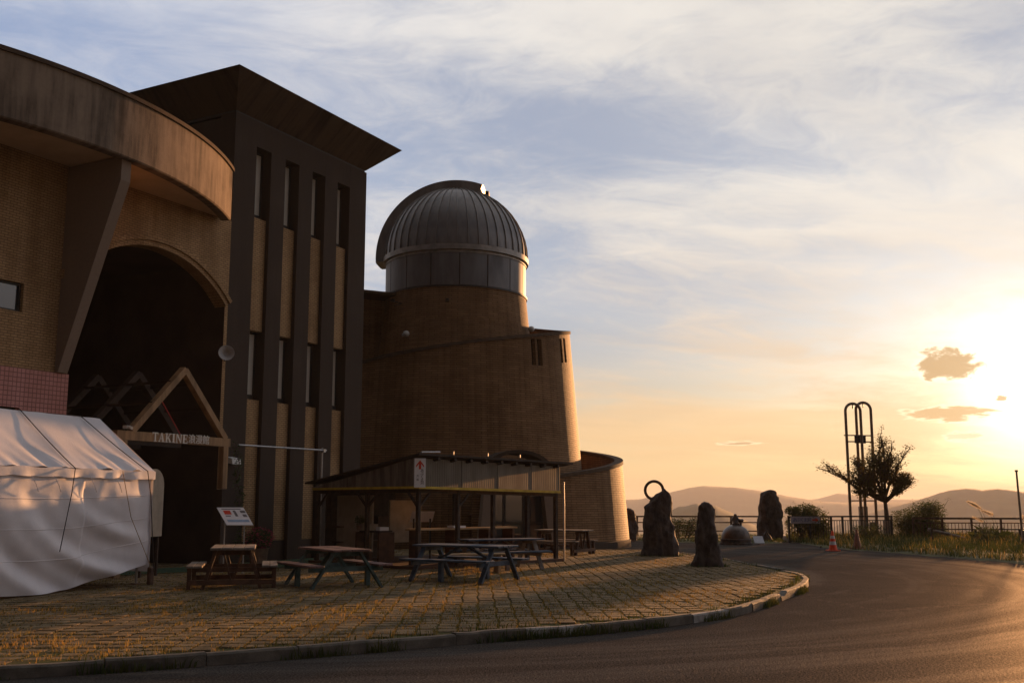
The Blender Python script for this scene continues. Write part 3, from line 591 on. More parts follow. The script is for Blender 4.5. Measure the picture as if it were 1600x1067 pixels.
# ------------------------------------------------------------------ round entrance building with canopy, fin and arch
def entrance():
    e = thing('entrance_building', 'entrance hall with curved concrete canopy, tapered fin and brick arch', 'building', A, ANG)
    # canopy circle in the local frame
    cw = Vector((-17.56, 25.98, 0))-A; cx, cy = cw.dot(D), cw.dot(Vector((-D.y, D.x, 0))); Rr = 10.09; z0, z1 = 9.01, 10.41
    a_end = math.atan2(-0.30-cy, math.sqrt(Rr*Rr-(-.30-cy)**2)); a_beg = PI-a_end
    n = 90; th = 0.28; vs = []; uv = []
    angs = [-PI+a_beg*-1+PI*0 for _ in ()]
    a0, a1 = a_end, a_end-(2*a_end+PI)                  # from the right end round the front to the left end
    fas = MB(); prof = [(Rr, z0+.03), (Rr-.03, z0), (Rr-.25, z0), (Rr-.28, z0+.02), (Rr-.28, z1), (Rr-.02, z1), (Rr, z1-.02)]
    P = []
    for i in range(n+1):
        a = a0+(a1-a0)*i/n
        P.append([(cx+r*math.cos(a), cy+r*math.sin(a), z) for r, z in prof])
    k = len(prof)
    for i in range(n):
        for j in range(k):
            jj = (j+1) % k; u0, u1 = Rr*(a0-a1)*i/n, Rr*(a0-a1)*(i+1)/n
            fas.add([P[i][j], P[i+1][j], P[i+1][jj], P[i][jj]], [(0, 1, 2, 3)], [[(u0, prof[j][1]), (u1, prof[j][1]), (u1, prof[jj][1]), (u0, prof[jj][1])]])
    fas.add(P[0], [tuple(range(k))]); fas.add(P[n], [tuple(range(k-1, -1, -1))])
    o = fas.build('canopy_fascia', M_['concrete'], e, True, 30)
    cop = MB(); Q = []
    for i in range(n+1):
        a = a0+(a1-a0)*i/n
        Q.append([(cx+r*math.cos(a), cy+r*math.sin(a), z) for r, z in ((Rr+.05, z1-.05), (Rr+.05, z1+.045), (Rr-.3, z1+.05), (Rr-.3, z1+.004), (Rr+.012, z1+.004), (Rr+.012, z1-.05))])
    for i in range(n):
        for j in range(6): cop.add([Q[i][j], Q[i+1][j], Q[i+1][(j+1) % 6], Q[i][(j+1) % 6]], [(0, 1, 2, 3)])
    cop.add(Q[0], [tuple(range(6))]); cop.build('coping', M_['coping'], o, True, 30)
    # soffit and roof slab of the canopy (between wall line and fascia)
    sof = MB(); rf = MB()
    for i in range(n):
        q = []
        for t in (i, i+1):
            a = a0+(a1-a0)*t/n; q.append((cx+(Rr-.26)*math.cos(a), min(cy+(Rr-.26)*math.sin(a), 0.02)))
        sof.add([(q[0][0], q[0][1], z0+.10), (q[1][0], q[1][1], z0+.10), (q[1][0], .05, z0+.10), (q[0][0], .05, z0+.10)], [(0, 1, 2, 3)])
        rf.add([(q[0][0], q[0][1], z1-.15), (q[1][0], q[1][1], z1-.15), (q[1][0], 6, z1-.15), (q[0][0], 6, z1-.15)], [(0, 1, 2, 3)])
    sof.build('soffit', M_['soffit'], e); rf.build('roof', M_['dark_concrete'], e)
    # brick wall with a segmental arch, u from -14 to 0
    L, uo0, uo1, uc, spr, apex = -14.0, -4.93, -0.12, -2.55, 6.75, 7.82
    half = (uo1-uo0)/2; uc = (uo0+uo1)/2; rise = apex-spr; AR = (half*half+rise*rise)/(2*rise); zc = apex-AR; N = 28
    arc = [(uo0+(uo1-uo0)*i/N, zc+math.sqrt(AR*AR-(uo0+(uo1-uo0)*i/N-uc)**2)) for i in range(N+1)]
    def wallmesh(y0, y1, arc, zt, ul, ur):
        m = MB()
        for (p, q) in zip(arc, arc[1:]):
            m.add([(p[0], y0, p[1]), (q[0], y0, q[1]), (q[0], y0, zt), (p[0], y0, zt)], [(0, 1, 2, 3)])
            m.add([(p[0], y0, p[1]), (q[0], y0, q[1]), (q[0], y1, q[1]), (p[0], y1, p[1])], [(0, 1, 2, 3)])
        return m
    w = wallmesh(0.0, 0.35, arc, z0+.12, 0, 0)
    w.add([(uo1, 0, 0), (-.002, 0, 0), (-.002, 0, z0+.12), (uo1, 0, z0+.12)], [(0, 1, 2, 3)])
    # left wall with two window openings: (u0,u1,z0,z1)
    wins = [(-7.3, -6.17, 5.60, 6.23), (-7.3, -6.10, 2.75, 3.56)]
    def holed(us, zs, holes):
        m = MB()
        for i in range(len(us)-1):
            for j in range(len(zs)-1):
                c = ((us[i]+us[i+1])/2, (zs[j]+zs[j+1])/2)
                if not any(h[0] < c[0] < h[1] and h[2] < c[1] < h[3] for h in holes):
                    m.add([(us[i], 0, zs[j]), (us[i+1], 0, zs[j]), (us[i+1], 0, zs[j+1]), (us[i], 0, zs[j+1])], [(0, 1, 2, 3)])
        for h in holes:
            a, b, c, d = h
            for p, q in (((a, c), (b, c)), ((b, c), (b, d)), ((b, d), (a, d)), ((a, d), (a, c))):
                m.add([(p[0], 0, p[1]), (q[0], 0, q[1]), (q[0], .16, q[1]), (p[0], .16, p[1])], [(0, 1, 2, 3)])
        return m
    up = holed([L, -7.3, -6.17, uo0], [4.40, 5.60, 6.23, z0+.12], wins[:1])
    w.add(up.v, up.f)
    w.build('brick_wall', M_['brick'], e)
    lo = holed([L, -7.3, -6.10, uo0+.02], [-.1, 2.75, 3.56, 4.40], wins[1:])
    for m_ in (lo,):
        m_.v = [(x, y-.035, z) for x, y, z in m_.v]
    lo.add([(uo0+.02, -.035, -.1), (uo0+.02, .9, -.1), (uo0+.02, .9, 4.4), (uo0+.02, -.035, 4.4)], [(0, 1, 2, 3)])
    lo.add([(L, -.035, 4.4), (uo0+.02, -.035, 4.4), (uo0+.02, .02, 4.4), (L, .02, 4.4)], [(0, 1, 2, 3)])
    lo.build('tile_base', M_['pink'], e)
    for (a, b, c, d) in wins:
        f = MB(); t = .05
        for (x, z, dx, dz) in ((a+t/2, (c+d)/2, t, d-c), (b-t/2, (c+d)/2, t, d-c), ((a+b)/2, c+t/2, b-a-2*t, t), ((a+b)/2, d-t/2, b-a-2*t, t)):
            f.box((x, .12, z), (dx-.002, .06, dz-.002))
        wo = f.build('window', M_['frame'], e)
        MB().box(((a+b)/2, .13, (c+d)/2), (b-a-2*t, .012, d-c-2*t)).build('pane', M_['glass'], wo)
    # moulded arch band: two stepped rings standing proud
    for k_, (off0, off1, y) in enumerate(((0.0, .13, -.05), (.13, .24, -.10))):
        m = MB(); pr = []
        for i in range(N+1):
            u = uo0-.25+(uo1-uo0+.25)*i/N; t = max(-1, min(1, (u-uc)/AR)); s_ = math.asin(t)
            pr.append([(uc+(AR+o_)*math.sin(s_), yy, zc+(AR+o_)*math.cos(s_)) for o_, yy in ((off0, 0.002), (off0, y), (off1-.004, y), (off1-.004, 0.002))])
        for i in range(N):
            for j in range(3): m.add([pr[i][j], pr[i+1][j], pr[i+1][j+1], pr[i][j+1]], [(0, 1, 2, 3)])
        m.build('arch_band', M_['brick'], e)
    # tapered fin carrying the canopy
    fin = MB().prism([(.03, 4.41), (-.10, 4.41), (-1.72, 8.55), (-1.72, 9.08), (.03, 9.08)], 0, -5.26, -5.0)
    fin.build('fin', M_['fin'], e)
    # porch recess behind the arch
    r = MB(); d0, d1 = .0, 6.0
    r.add([(uo0, d0, -.1), (uo0, d1, -.1), (uo0, d1, spr), (uo0, d0, spr)], [(0, 1, 2, 3)]).add([(uo0, .36, spr), (uo0, d1, spr), (uo0, d1, 8), (uo0, .36, 8)], [(0, 1, 2, 3)]).add([(uo1, .36, spr), (uo1, d1, spr), (uo1, d1, 8), (uo1, .36, 8)], [(0, 1, 2, 3)]).add([(uo1, d0, -.1), (uo1, d1, -.1), (uo1, d1, spr), (uo1, d0, spr)], [(0, 1, 2, 3)])
    r.add([(uo0, d1, -.1), (uo1, d1, -.1), (uo1, d1, 8), (uo0, d1, 8)], [(0, 1, 2, 3)]).add([(uo0, .36, 7.95), (uo1, .36, 7.95), (uo1, d1, 7.95), (uo0, d1, 7.95)], [(0, 1, 2, 3)])
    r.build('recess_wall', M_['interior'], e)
    g = MB(); 
    for i in range(4):
        x = uo0+.35+i*1.05
        f = MB().box((x+.03, 3.0, 1.25), (.06, .08, 2.5)).box((x+.97, 3.0, 1.25), (.06, .08, 2.5)).box((x+.5, 3.0, 2.47), (.88, .08, .06)).box((x+.5, 3.0, .06), (.88, .08, .12))
        do = f.build('door', M_['frame'], e)
        MB().box((x+.5, 3.0, 1.28), (.87, .015, 2.3)).build('pane', M_['glass'], do)
        MB().tube([(x+.85, 2.93, .9), (x+.85, 2.93, 1.4)], .015).build('handle', M_['steel'], do)
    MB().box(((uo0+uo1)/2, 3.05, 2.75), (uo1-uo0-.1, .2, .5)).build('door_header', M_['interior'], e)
    for q, (wd, zz) in enumerate(((.34, 2.05), (.42, 1.93), (.40, 1.81), (.46, 1.67), (.40, 1.55))):
        for s_ in (-1, 1): MB().box((-2.35+s_*wd*.27, 2.952, zz), (wd*.42, .004, .05)).build('door_lettering', M_['white_letter'], e)
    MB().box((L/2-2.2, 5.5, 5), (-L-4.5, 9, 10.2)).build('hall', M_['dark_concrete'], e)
    return e
ent = entrance()

# timber gable porch with the name of the hall
def porch():
    p = thing('entrance_porch', 'timber gable porch with white TAKINE lettering on its beam', 'porch', A-Vector((-D.y, D.x, 0))*1.5, ANG)
    al, ar, az_, hl, hr, hz = -2.94, -2.94, 4.63, -4.40, -1.52, 3.12
    def gable(y, m, w=.17, k=1.0):
        f = MB()
        L_, R_, T_ = Vector((hl, y, hz)), Vector((hr, y, hz-.02)), Vector((al, y, az_))
        f.bar(L_, T_+(T_-L_)*0.01, .14, w, up=(0, 1, 0)).bar(T_, R_, .139, w, up=(0, 1, 0))
        return f.build('gable_frame', m, p)
    for y in (0, 1.5, 2.9): gable(y, M_['porch_wood'] if y == 0 else M_['porch_shaded'])
    MB().box((-3.1, 0.0, 3.02), (3.45, .16, .20)).build('beam', M_['porch_wood'], p)
    for y in (1.5, 2.9): MB().box((-3.1, y, 3.02), (3.2, .14, .18)).build('beam', M_['porch_shaded'], p)
    for y in (0.0,):
        MB().box((-1.52, y, 2.41), (.17, .17, 1.01), bev=.01).build('post', M_['porch_wood'], p)
        MB().box((-1.52, y, .90), (.26, .26, 1.99), bev=.01).build('post_base', M_['dark_concrete'], p)
        MB().box((-4.62, y, 1.41), (.17, .17, 3.01), bev=.01).build('post', M_['porch_wood'], p)
    for s_, x0 in ((-1, hl), (1, hr)):
        for k in (.25, .6): q = Vector((al+(x0-al)*k, 0, az_+(hz-az_)*k+.07)); MB().bar(q, q+Vector((0, 2.9, 0)), .06, .06).build('purlin', M_['porch_shaded'], p)
    MB().tube([(-3.35, .35, 4.05), (-2.55, .35, 3.1)], .012).build('red_rod', M_['red_rod'], p)
    # lettering: serif capitals built from strokes, then the characters
    z0, h = 2.925, 0.205
    def glyph(ch, x, w):
        m = MB(); t = h*.20; s_ = h*.10; y0, y1 = -.105, -.082
        def q(*pts): m.prism([(x+a*w, z0+b*h) for a, b in pts], 1, y0, y1)
        def stem(cx_, wd=.22): q((cx_-wd/2, 0), (cx_+wd/2, 0), (cx_+wd/2, 1), (cx_-wd/2, 1))
        def serif(cx_, z, wd=.5): q((cx_-wd/2, z), (cx_+wd/2, z), (cx_+wd/2, z+.08), (cx_-wd/2, z+.08))
        if ch == 'T': stem(.5, .2); serif(.5, 0, .5); q((0, .9), (1, .9), (1, 1), (0, 1)); q((0, .72), (.08, .9), (0, .9)); q((.92, .9), (1, .72), (1, .9))
        if ch == 'A': q((.06, 0), (.16, 0), (.52, .95), (.46, 1)); q((.64, 0), (.9, 0), (.56, 1), (.46, 1)); q((.25, .32), (.72, .32), (.70, .40), (.28, .40)); serif(.11, 0, .3); serif(.78, 0, .42)
        if ch == 'K': stem(.2, .2); serif(.2, 0, .4); serif(.2, .92, .4); q((.3, .42), (.38, .40), (.86, .95), (.76, .95)); q((.40, .52), (.52, .60), (.95, .04), (.68, .04)); serif(.80, 0, .4); serif(.8, .92, .36)
        if ch == 'I': stem(.5, .42); serif(.5, 0, .95); serif(.5, .92, .95)
        if ch == 'N': stem(.14, .09); stem(.86, .09); q((.06, 1), (.30, 1), (.90, 0), (.80, 0)); serif(.14, 0, .3); serif(.86, .92, .3)
        if ch == 'E': stem(.22, .24); q((.05, 0), (.95, 0), (.95, .09), (.05, .09)); q((.05, .91), (.9, .91), (.9, 1), (.05, 1)); q((.3, .46), (.7, .46), (.7, .54), (.3, .54)); q((.86, .09), (.95, .09), (.95, .3)); q((.82, .91), (.9, .72), (.9, .91)); q((.64, .36), (.7, .36), (.7, .64), (.64, .64))
        m.build('letter', M_['white_letter'], p)
    x = -3.86
    for ch, w in (('T', .155), ('A', .17), ('K', .175), ('I', .09), ('N', .18), ('E', .16)):
        glyph(ch, x, w); x += w+.025
    for i, ch in enumerate('浪漫館'):
        text_part('letter', ch, .225, M_['white_letter'], p, frame_matrix((1, 0, 0), (0, 0, 1), (x+.11+i*.225, -.095, z0+.102)), .02)
    c_ = MB().box((-4.55, -.02, 3.20), (.07, .12, .07)).tube([(-4.55, -.10, 3.2), (-4.55, -.2, 3.17)], .035, 10)
    c_.build('spotlight', M_['lampm'], p)
    return p
por = porch()
def place(u, v, z=0.0):
    q = A+D*u+Vector((D.y, -D.x, 0))*v; return Vector((q.x, q.y, z))
wl = thing('wall_lamp', 'small white box lamp on the pier right of the porch', 'lamp', place(.30, 0, 2.62), ANG)
MB().prism([(-.02, 0), (-.26, -.04), (-.24, .10), (-.02, .16)], 0, -.16, .16).build('housing', M_['lampm'], wl)
MB().box((0, .0, .06), (.2, .03, .2)).build('back_plate', M_['black'], wl)
# galvanised pipe frame
pf_ = thing('pipe_frame', 'thin galvanised pipe post with a long horizontal arm before the piers', 'pipe frame', place(2.55, 1.35), ANG)
MB().tube([(-3.4, 0, 3.0), (0.10, 0, 3.02)], .024).build('arm', M_['steel'], pf_)
MB().tube([(0, 0.06, 0), (0, 0.06, 3.09)], .026).build('post', M_['steel'], pf_)
MB().box((0, .03, 3.01), (.09, .12, .09)).build('clamp', M_['steel'], pf_)
# arch-topped white board beside the tent
nb = thing('notice_board', 'white notice board with rounded top standing behind the tent corner', 'notice board', place(-4.02, 1.9), ANG+R(20))
MB().prism([(-.42, .85), (.42, .85), (.42, 1.95)]+[(.42*math.cos(R(a)), 1.95+.36*math.sin(R(a))) for a in range(10, 180, 17)]+[(-.42, 1.95)], 1, -.02, .02).build('panel', M_['board'], nb)
for s_ in (-.36, .36): MB().box((s_, .045, .55), (.05, .05, 1.1)).build('leg', M_['dark_wood'], nb)
# ------------------------------------------------------------------ observatory: spiral brick wall, drum, metal dome
TC = Vector((-2.40, 43.43, 0))
def observatory():
    t = thing('observatory', 'spiral brick observatory tower with grey metal telescope dome', 'observatory', TC)
    def rg(phi): return 7.17-1.67*phi/360.0                  # wall radius on the ground
    def ztop(phi): return 3.40+0.0149*phi
    def rad(phi, z): return rg(phi)-0.080*z
    def pt(phi, z, off=0.0):
        r = rad(phi, z)+off; a = R(phi); return (r*math.cos(a), r*math.sin(a), z)
    slits = [(-52.4, -50.0, 6.80, 7.82), (-48.8, -45.9, 6.82, 7.86), (-30.8, -28.4, 7.10, 8.08), (-26.6, -23.6, 7.16, 8.15)]
    slits = [(a+360, b+360, c, d) for a, b, c, d in slits]
    ph = sorted(set([-82+i*2.0 for i in range(267)]+[q for s in slits for q in s[:2]]))
    out = MB(); inn = MB(); cap = MB(); th = .26; arc = 0.0
    for p, q in zip(ph, ph[1:]):
        u0 = arc; arc += R(q-p)*rg((p+q)/2); u1 = arc; mid = (p+q)/2
        sl = [s for s in slits if s[0] < mid < s[1]]
        zz = [-.15, None]
        def quad(m, z0a, z0b, z1a, z1b, off):
            m.add([pt(p, z0a, off), pt(q, z0b, off), pt(q, z1b, off), pt(p, z1a, off)], [(0, 1, 2, 3)], [[(u0, z0a), (u1, z0b), (u1, z1b), (u0, z1a)]])
        if sl:
            s = sl[0]; quad(out, -.15, -.15, s[2], s[2], 0); quad(out, s[3], s[3], ztop(p), ztop(q), 0)
            out.add([pt(p, s[2]), pt(q, s[2]), pt(q, s[2], -.2), pt(p, s[2], -.2)], [(0, 1, 2, 3)]); out.add([pt(p, s[3]), pt(q, s[3]), pt(q, s[3], -.2), pt(p, s[3], -.2)], [(0, 1, 2, 3)])
            if p == s[0]: out.add([pt(p, s[2]), pt(p, s[3]), pt(p, s[3], -.2), pt(p, s[2], -.2)], [(0, 1, 2, 3)])
            if q == s[1]: out.add([pt(q, s[2]), pt(q, s[3]), pt(q, s[3], -.2), pt(q, s[2], -.2)], [(0, 1, 2, 3)])
        else: quad(out, -.15, -.15, ztop(p), ztop(q), 0)
        quad(inn, max(-.15, ztop(p)-2.2), max(-.15, ztop(q)-2.2), ztop(p), ztop(q), -th)
        c0, c1 = ztop(p), ztop(q)
        for (o0, h0), (o1, h1) in (((.05, -.10), (.05, .03)), ((.05, .03), (-th-.04, .03)), ((-th-.04, .03), (-th-.04, -.10)), ((.05, -.10), (.0, -.10))):
            cap.add([pt(p, c0+h0, o0), pt(q, c1+h0, o0), pt(q, c1+h1, o1), pt(p, c0+h1, o1)], [(0, 1, 2, 3)])
    a = -82; out.add([pt(a, -.15), pt(a, ztop(a)), pt(a, ztop(a), -th), pt(a, -.15, -th)], [(0, 1, 2, 3)])
    out.build('spiral_wall', M_['tower'], t, True, 25); inn.build('inner_wall', M_['tower'], t, True, 25)
    cap.build('coping', M_['coping'], t, True, 35)
    for s in slits:
        f = MB()
        f.add([pt(s[0], s[2], -.17), pt(s[1], s[2], -.17), pt(s[1], s[3], -.17), pt(s[0], s[3], -.17)], [(0, 1, 2, 3)])
        w = f.build('window', M_['glass'], t)
        m = MB(); z = (s[2]+s[3])/2
        m.bar(pt((s[0]+s[1])/2, s[2], -.16), pt((s[0]+s[1])/2, s[3], -.16), .02, .02).build('mullion', M_['frame'], w)
    # ramp deck between the turns
    d = MB()
    for p, q in zip(ph, ph[1:]):
        if p > 300: break
        d.add([pt(p, ztop(p)-1.0, -th), pt(q, ztop(q)-1.0, -th), pt(q+360 if q+360 < 452 else q, ztop(q)-1.0, -.1) if q+360 < 452 else (3*math.cos(R(q)), 3*math.sin(R(q)), ztop(q)-1.0), pt(p+360, ztop(p)-1.0, -.1) if p+360 < 452 else (3*math.cos(R(p)), 3*math.sin(R(p)), ztop(p)-1.0)], [(0, 1, 2, 3)])
    d.build('ramp_deck', M_['dark_concrete'], t)
    # plinth strip at the foot
    pl = MB()
    for p, q in zip(ph, ph[1:]):
        if p < 40: pl.add([pt(p, -.15, .06), pt(q, -.15, .06), pt(q, .14, .06), pt(p, .14, .06), pt(q, .17, -.02), pt(p, .17, -.02)], [(0, 1, 2, 3), (3, 2, 4, 5)])
    pl.build('plinth', M_['dark_concrete'], t)
    # brick drum under the dome
    MB().lathe([(3.55, 5.0), (3.13, 8.85), (3.0, 10.15)], n=96).build('brick_drum', M_['tower'], t, True, 40)
    MB().lathe([(3.0, 10.10), (3.05, 10.10), (3.05, 10.17), (2.95, 10.17)], n=96).build('drum_flashing', M_['black'], t, True, 30)
    MB().lathe([(2.90, 10.1), (2.90, 11.6)], n=64).build('drum_core', M_['black'], t, True)
    N = 16
    for i in range(N):
        a0 = 2*PI*i/N+.008+R(6); a1 = 2*PI*(i+1)/N-.008+R(6); m = MB()
        m.lathe([(2.93, 10.172), (2.985, 10.172), (2.985, 11.50), (2.93, 11.50)], n=6, a0=a0, a1=a1)
        for a in (a0, a1): m.add([(2.93*math.cos(a), 2.93*math.sin(a), 10.172), (2.985*math.cos(a), 2.985*math.sin(a), 10.172), (2.985*math.cos(a), 2.985*math.sin(a), 11.5), (2.93*math.cos(a), 2.93*math.sin(a), 11.5)], [(0, 1, 2, 3)])
        m.build('drum_panel', M_['dome_panel'], t, True, 30)
    MB().lathe([(2.9, 11.50), (3.02, 11.50), (3.02, 11.54), (2.98, 11.54), (2.98, 11.62), (3.10, 11.62), (3.10, 11.84), (3.0, 11.86)], n=96).build('dome_ring', M_['dome_ring'], t, True, 30)
    # dome of separate gores with standing seams
    G = 44; Rd = 3.05; zc = 11.86; K = 12
    def dp(el, az, r=Rd): return (r*math.cos(el)*math.cos(az), r*math.cos(el)*math.sin(az), zc+r*math.sin(el))
    gore = MB()
    els = [PI/2*.995*i/K for i in range(K+1)]; dz = 2*PI/G
    gv = []
    for el in els: gv += [dp(el, -dz/2+dz*.01), dp(el, 0, Rd+.004), dp(el, dz/2-dz*.01)]
    gf = [(i*3+j, i*3+j+1, i*3+j+4, i*3+j+3) for i in range(K) for j in range(2)]
    g0 = gore.add(gv, gf).build('dome_gore', M_['dome'], t, True)
    seam = MB(); w = .016
    sv = []
    for el in els[:-1]:
        c = Vector((-math.sin(0), 1, 0))
        for rr, s_ in ((Rd-.02, -1), (Rd+.045, -1), (Rd+.045, 1), (Rd-.02, 1)):
            b = Vector(dp(el, dz/2, rr)); tdir = Vector((-math.sin(dz/2), math.cos(dz/2), 0)); sv.append(b+tdir*w*s_*.5)
    sf = [(i*4+j, i*4+j+1, i*4+j+5, i*4+j+4) for i in range(K-1) for j in range(3)]
    s0 = seam.add(sv, sf).build('dome_seam', M_['dome_ring'], t, True, 30)
    for i in range(1, G):
        for src in (g0, s0):
            c = src.copy(); C.objects.link(c); c.rotation_euler = (0, 0, dz*i)
    # shutter: raised band from the left foot over the crown
    az = R(176); hw = .72; m = MB(); n = 40; e0, e1 = R(-3), R(111)
    ax = Vector((math.cos(az), math.sin(az), 0)); sd = Vector((-ax.y, ax.x, 0)); rows = []
    for i in range(n+1):
        el = e0+(e1-e0)*i/n; dirv = ax*math.cos(el)+Vector((0, 0, 1))*math.sin(el); cpt = Vector((0, 0, zc))
        rows.append([cpt+dirv*(Rd-.12)+sd*hw, cpt+dirv*(Rd+.30)+sd*hw, cpt+dirv*(Rd+.34)+sd*(hw*.6), cpt+dirv*(Rd+.34)-sd*(hw*.6), cpt+dirv*(Rd+.30)-sd*hw, cpt+dirv*(Rd-.12)-sd*hw])
    for i in range(n):
        for j in range(5): m.add([rows[i][j], rows[i+1][j], rows[i+1][j+1], rows[i][j+1]], [(0, 1, 2, 3)])
    m.add(rows[0], [tuple(range(6))])
    sh = m.build('shutter', M_['dome'], t, True, 30)
    MB().add(rows[n], [tuple(range(6))]).build('shutter_end', M_['dome_ring'], sh)
    bx_ = Vector((0, 0, zc))+(ax*math.cos(e1+.07)+Vector((0, 0, 1))*math.sin(e1+.07))*(Rd+.12)
    MB().box(bx_, (.16, .5, .22), rz=az).build('shutter_motor', M_['black'], sh)
    # fittings
    def on(phi, z, off=0): a = R(phi); r = 3.55-(z-5)*.108+off; return Vector((r*math.cos(a), r*math.sin(a), z))
    for phi, z in ((-121.5, 8.19), (-18.3, 8.69)):
        b = on(phi, z, .22)
        f = MB().lathe([(0, -.12), (.10, -.08), (.14, 0), (.10, .10), (0, .14)], b, 14)
        f.build('globe_lamp', M_['lampm'], t, True); 
    b = on(-123.8, 8.17, .14); MB().bar(on(-123.8, 8.17, -.05), b, .05, .05).box(b, (.2, .2, .1)).build('lamp_arm', M_['lampm'], t)
    b = on(-92.8, 9.52, .16); MB().bar(on(-92.8, 9.52, -.05), b, .04, .04).box(b+Vector((0, -.05, -.03)), (.13, .2, .12)).build('camera_housing', M_['black'], t)
    p0 = on(-140, 9.50, .05); MB().tube([p0, p0+Vector((.35, -.35, .02)), on(-133, 9.6, .5)], .018).box(on(-132, 9.6, .5), (.16, .14, .10)).build('survey_arm', M_['black'], t)
    # arched door porch at the foot of the spiral
    ph_ = R(-71); ctr = Vector((7.25*math.cos(ph_), 7.25*math.sin(ph_), 0)); nd = Vector((math.cos(ph_), math.sin(ph_), 0)); sd2 = Vector((-nd.y, nd.x, 0))
    for s_ in (-1, 1):
        MB().bar(ctr+nd*.75+sd2*s_*1.28, ctr+nd*.65+sd2*s_*1.0+Vector((0, 0, 2.6)), .34, .34, up=tuple(nd)).build('portal_pillar', M_['fin'], t)
    ar = MB(); q0 = []
    for i in range(17):
        a = PI*i/16
        q0.append([ctr+nd*y+sd2*(rr*1.12*math.cos(a))+Vector((0, 0, 2.55+rr*.72*math.sin(a))) for y, rr in ((.9, 1.0), (.9, 1.16), (-.3, 1.16), (-.3, 1.0))])
    for i in range(16):
        for j in range(4): ar.add([q0[i][j], q0[i+1][j], q0[i+1][(j+1) % 4], q0[i][(j+1) % 4]], [(0, 1, 2, 3)])
    ar.build('portal_arch', M_['dark_concrete'], t)
    Mf = Matrix((sd2, nd, Vector((0, 0, 1)))).transposed()
    for i in range(3):
        c = ctr+nd*.32+sd2*(-.72+i*.72); f = MB()
        for dx in (-.33, .33): f.box(c+sd2*dx+Vector((0, 0, 1.2)), (.05, .08, 2.4), M=Mf)
        f.box(c+Vector((0, 0, 2.37)), (.61, .08, .05), M=Mf).box(c+Vector((0, 0, .9)), (.61, .08, .05), M=Mf)
        w = f.build('portal_door', M_['frame'], t); MB().box(c+Vector((0, 0, 1.2)), (.62, .015, 2.36), M=Mf).build('pane', M_['glass'], w)
    return t
obs = observatory()
# stair tower between the block and the observatory
lk = thing('stair_tower', 'brown stair tower squeezed between the concrete block and the dome', 'building', (-6.2, 42.4, 0), R(28))
fr = MB()
for (x0, x1, z0, z1) in ((-3, 1.9, 0, 6.9), (-3, 0.9, 6.9, 9.0), (1.5, 1.9, 6.9, 9.0), (-3, 1.9, 9.0, 9.95)):
    fr.box(((x0+x1)/2, 0, (z0+z1)/2), (x1-x0, .3, z1-z0-.002))
fr.box((-.55, 2.2, 4.97), (4.88, 4.0, 9.94)).build('wall', M_['tower'], lk)
MB().box((-.55, 1.0, 10.0), (5.1, 5.0, .10)).build('coping', M_['coping'], lk)
wn = MB().box((.93, 0, 7.95), (.06, .1, 2.09)).box((1.47, 0, 7.95), (.06, .1, 2.09)).box((1.2, 0, 7.7), (.48, .1, .06)).build('window', M_['frame'], lk)
MB().box((1.2, .02, 7.95), (.47, .012, 2.08)).build('pane', M_['glass'], wn)
